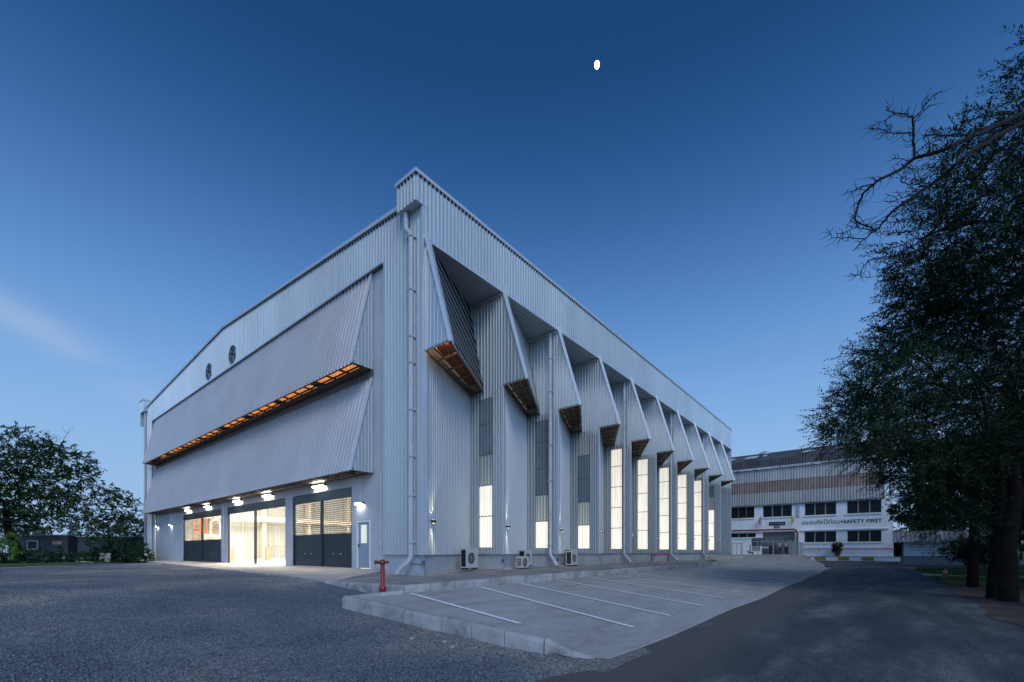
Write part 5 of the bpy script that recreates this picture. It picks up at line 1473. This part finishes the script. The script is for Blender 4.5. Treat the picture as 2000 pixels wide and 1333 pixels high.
def cabin(loc, label, w, d, h, win=True):
    t = thing('site_cabin', label, 'cabin', loc, -R(50.7), 'portable cabins behind the hedge')
    b = MB(); b.sheet((-w / 2, -d / 2, 0), X_, NY, w, .2, h, pitch=.28, h=.02); b.quad((w / 2, -d / 2, .2), (w / 2, d / 2, .2), (w / 2, d / 2, h), (w / 2, -d / 2, h)); b.quad((-w / 2, d / 2, .2), (-w / 2, -d / 2, .2), (-w / 2, -d / 2, h), (-w / 2, d / 2, h))
    b.build('wall', mat('cabin_grey', (.045, .05, .058), .6, .1, (1, .2)), t)
    b = MB(); b.box(-w / 2 - .1, w / 2 + .1, -d / 2 - .1, d / 2 + .1, h, h + .09); b.build('roof', mat('cabin_roof', (.30, .33, .37), .5), t)
    b = MB(); b.box(-w / 2, w / 2, -d / 2 - .04, d / 2, .08, .2); b.build('base_rail', mat('cabin_roof', (.3, .33, .37)), t)
    if win:
        b = MB(); b.box(-1.1, .0, -d / 2 - .05, -d / 2 - .02, .95, 1.85); f = b.build('window', mat('cabin_roof', (.3, .33, .37)), t)
        b = MB(); b.box(-.98, -.12, -d / 2 - .06, -d / 2 - .052, 1.05, 1.75); b.build('pane', M_GLASS, f)
        b = MB(); b.box(1.4, 2.3, -d / 2 - .05, -d / 2 - .03, 1.45, 1.78); b.build('sign_plate', mat('tan_sign', (.30, .22, .18), .7), t)
cabin((-5.02, 50.8, 0), 'dark grey portable cabin with one framed window behind the hedge', 5.7, 2.6, 2.32)
cabin((-1.2, 46.2, -.05), 'dark portable cabin mostly hidden behind the round bush', 4.6, 2.4, 2.25, False)
t = thing('concrete_slab', 'upright square concrete slab leaning at the edge of the gravel', 'slab', (-3.55, 34.5, -.2), -R(50.7))
b = MB(); b.hexa([(-.42, -.06, -.1), (.42, -.06, -.1), (.42, .08, -.1), (-.42, .08, -.1)], [(-.40, .06, .82), (.41, .06, .82), (.41, .18, .82), (-.40, .18, .82)]); b.build('body', mat('pinkish_concrete', (.36, .30, .27), .9, 0, (3, .2)), t, bevel=.02)
t = thing('concrete_kerbstone', 'loose concrete kerbstone lying left of the upright slab', 'kerbstone', (-4.75, 33.9, -.2), -R(48))
b = MB(); b.hexa([(-.6, -.15, -.05), (.6, -.15, -.05), (.6, .15, -.05), (-.6, .15, -.05)], [(-.58, -.12, .24), (.58, -.12, .17), (.58, .12, .17), (-.58, .12, .24)]); b.build('body', G_KERB, t, bevel=.02)
def reg_c(r):
    u = r.uniform(0, 1); q = r.uniform(0, 1); x = -14 + 13 * u; y = 23.5 + (x + 12) * 1.18 + q * 3.2 ; return (x, y, -.17)
grass('edge_grass', reg_c, 14000, .03, .16, 6, M_GR)
b = MB(); b.quad((-40, -3.5, -.155), (-.8, 38.6, -.155), (-.8, 90, -.155), (-80, 90, -.155), (-80, -3, -.155)); struct(b.build('grassland', G_GRASS))

# ------------------------------------------------------------------ loose stones on the gravel
def stones():
    rng = np.random.default_rng(77); n = 26000
    d = 4.5 + 17 * rng.uniform(0, 1, n) ** 1.4; a = rng.uniform(-1.25, .30, n)
    c_, s_ = .774, .633
    x = CAM.x + d * (c_ + s_ * a); y = CAM.y + d * (s_ - c_ * a)
    ok = (y > -9.8 + rng.normal(size=n) * .25) & (y < 30) & ((x < -5.25) | ((y > -2.9) & (x < -3.4))) 
    ok &= x < np.array([apron_x(v) - .05 if v > .3 else 9 for v in y])
    x, y = x[ok], y[ok]; n = len(x)
    z = np.array([gravel_z(0, v) for v in y]) + .012 * np.sin(x * 1.7 + y * .6) * np.sin(y * 1.3)
    s = rng.uniform(.007, .022, n) * (1 + .5 * (rng.uniform(0, 1, n) > .93))
    base = np.array([(1, 0, 0), (-1, 0, 0), (0, 1, 0), (0, -1, 0), (0, 0, 1), (0, 0, -1)], float)
    F = np.array([(0, 2, 4), (2, 1, 4), (1, 3, 4), (3, 0, 4), (2, 0, 5), (1, 2, 5), (3, 1, 5), (0, 3, 5)])
    V_ = base[None] * (s[:, None, None] * rng.uniform(.6, 1.3, (n, 6, 1)))
    th = rng.uniform(0, 6.28, n); R_ = np.zeros((n, 3, 3)); R_[:, 0, 0] = np.cos(th); R_[:, 0, 1] = -np.sin(th); R_[:, 1, 0] = np.sin(th); R_[:, 1, 1] = np.cos(th); R_[:, 2, 2] = .75; R_[:, 2, 0] = rng.uniform(-.5, .5, n)
    V_ = np.einsum('nij,nkj->nki', R_, V_) + np.stack([x, y, z + s * .25], 1)[:, None]
    FF = (F[None] + 6 * np.arange(n)[:, None, None]).reshape(-1, 3)
    m = ground_mat('gravel_stone', [(.3, (.05, .06, .08)), (.5, (.13, .14, .165)), (.75, (.34, .34, .34))], 30, 30, .1, .7)
    o = bigmesh('gravel_stones', V_.reshape(-1, 3), FF, m); o['kind'] = 'stuff'
stones()
rg = random.Random(12)
for i, (x, y, lab) in enumerate(((-5.75, -8.1, 'larger loose stone beside the kerb, nearest to the camera'), (-5.6, -7.75, 'flat loose stone beside the kerb, just behind the largest'), (-5.85, -7.2, 'small loose stone on the gravel near the kerb joint'))):
    b = MB(); b.lathe([(.02, 0), (.045, .012), (.036, .03), (.012, .04)], n=9); b.v = [(p[0] * rg.uniform(.75, 1.3), p[1] * rg.uniform(.75, 1.3), p[2] * rg.uniform(.8, 1.2)) for p in b.v]
    o = b.build('loose_stone', G_KERB); o.location = (x, y, gravel_z(x, y) - .01); tag(o, lab, 'stone', 'loose stones by the kerb')

# ------------------------------------------------------------------ moon
me = MB(); n = 28
prof = [(math.sin(math.pi * i / 14), -math.cos(math.pi * i / 14)) for i in range(15)]
me.lathe([(max(.01, r) * 8.5 * (1 + .20 * z), z * 12.4) for r, z in prof], n=n)
mo_ = me.build('moon', mat('moonlight', (1, 1, 1), 1, emit=((1, .90, .86), 3.0)), smooth=True)
mo_.location = (1329.8, 716.6, 1624.6)
tag(mo_, 'small bright white egg-shaped moon alone in the blue sky', 'moon')
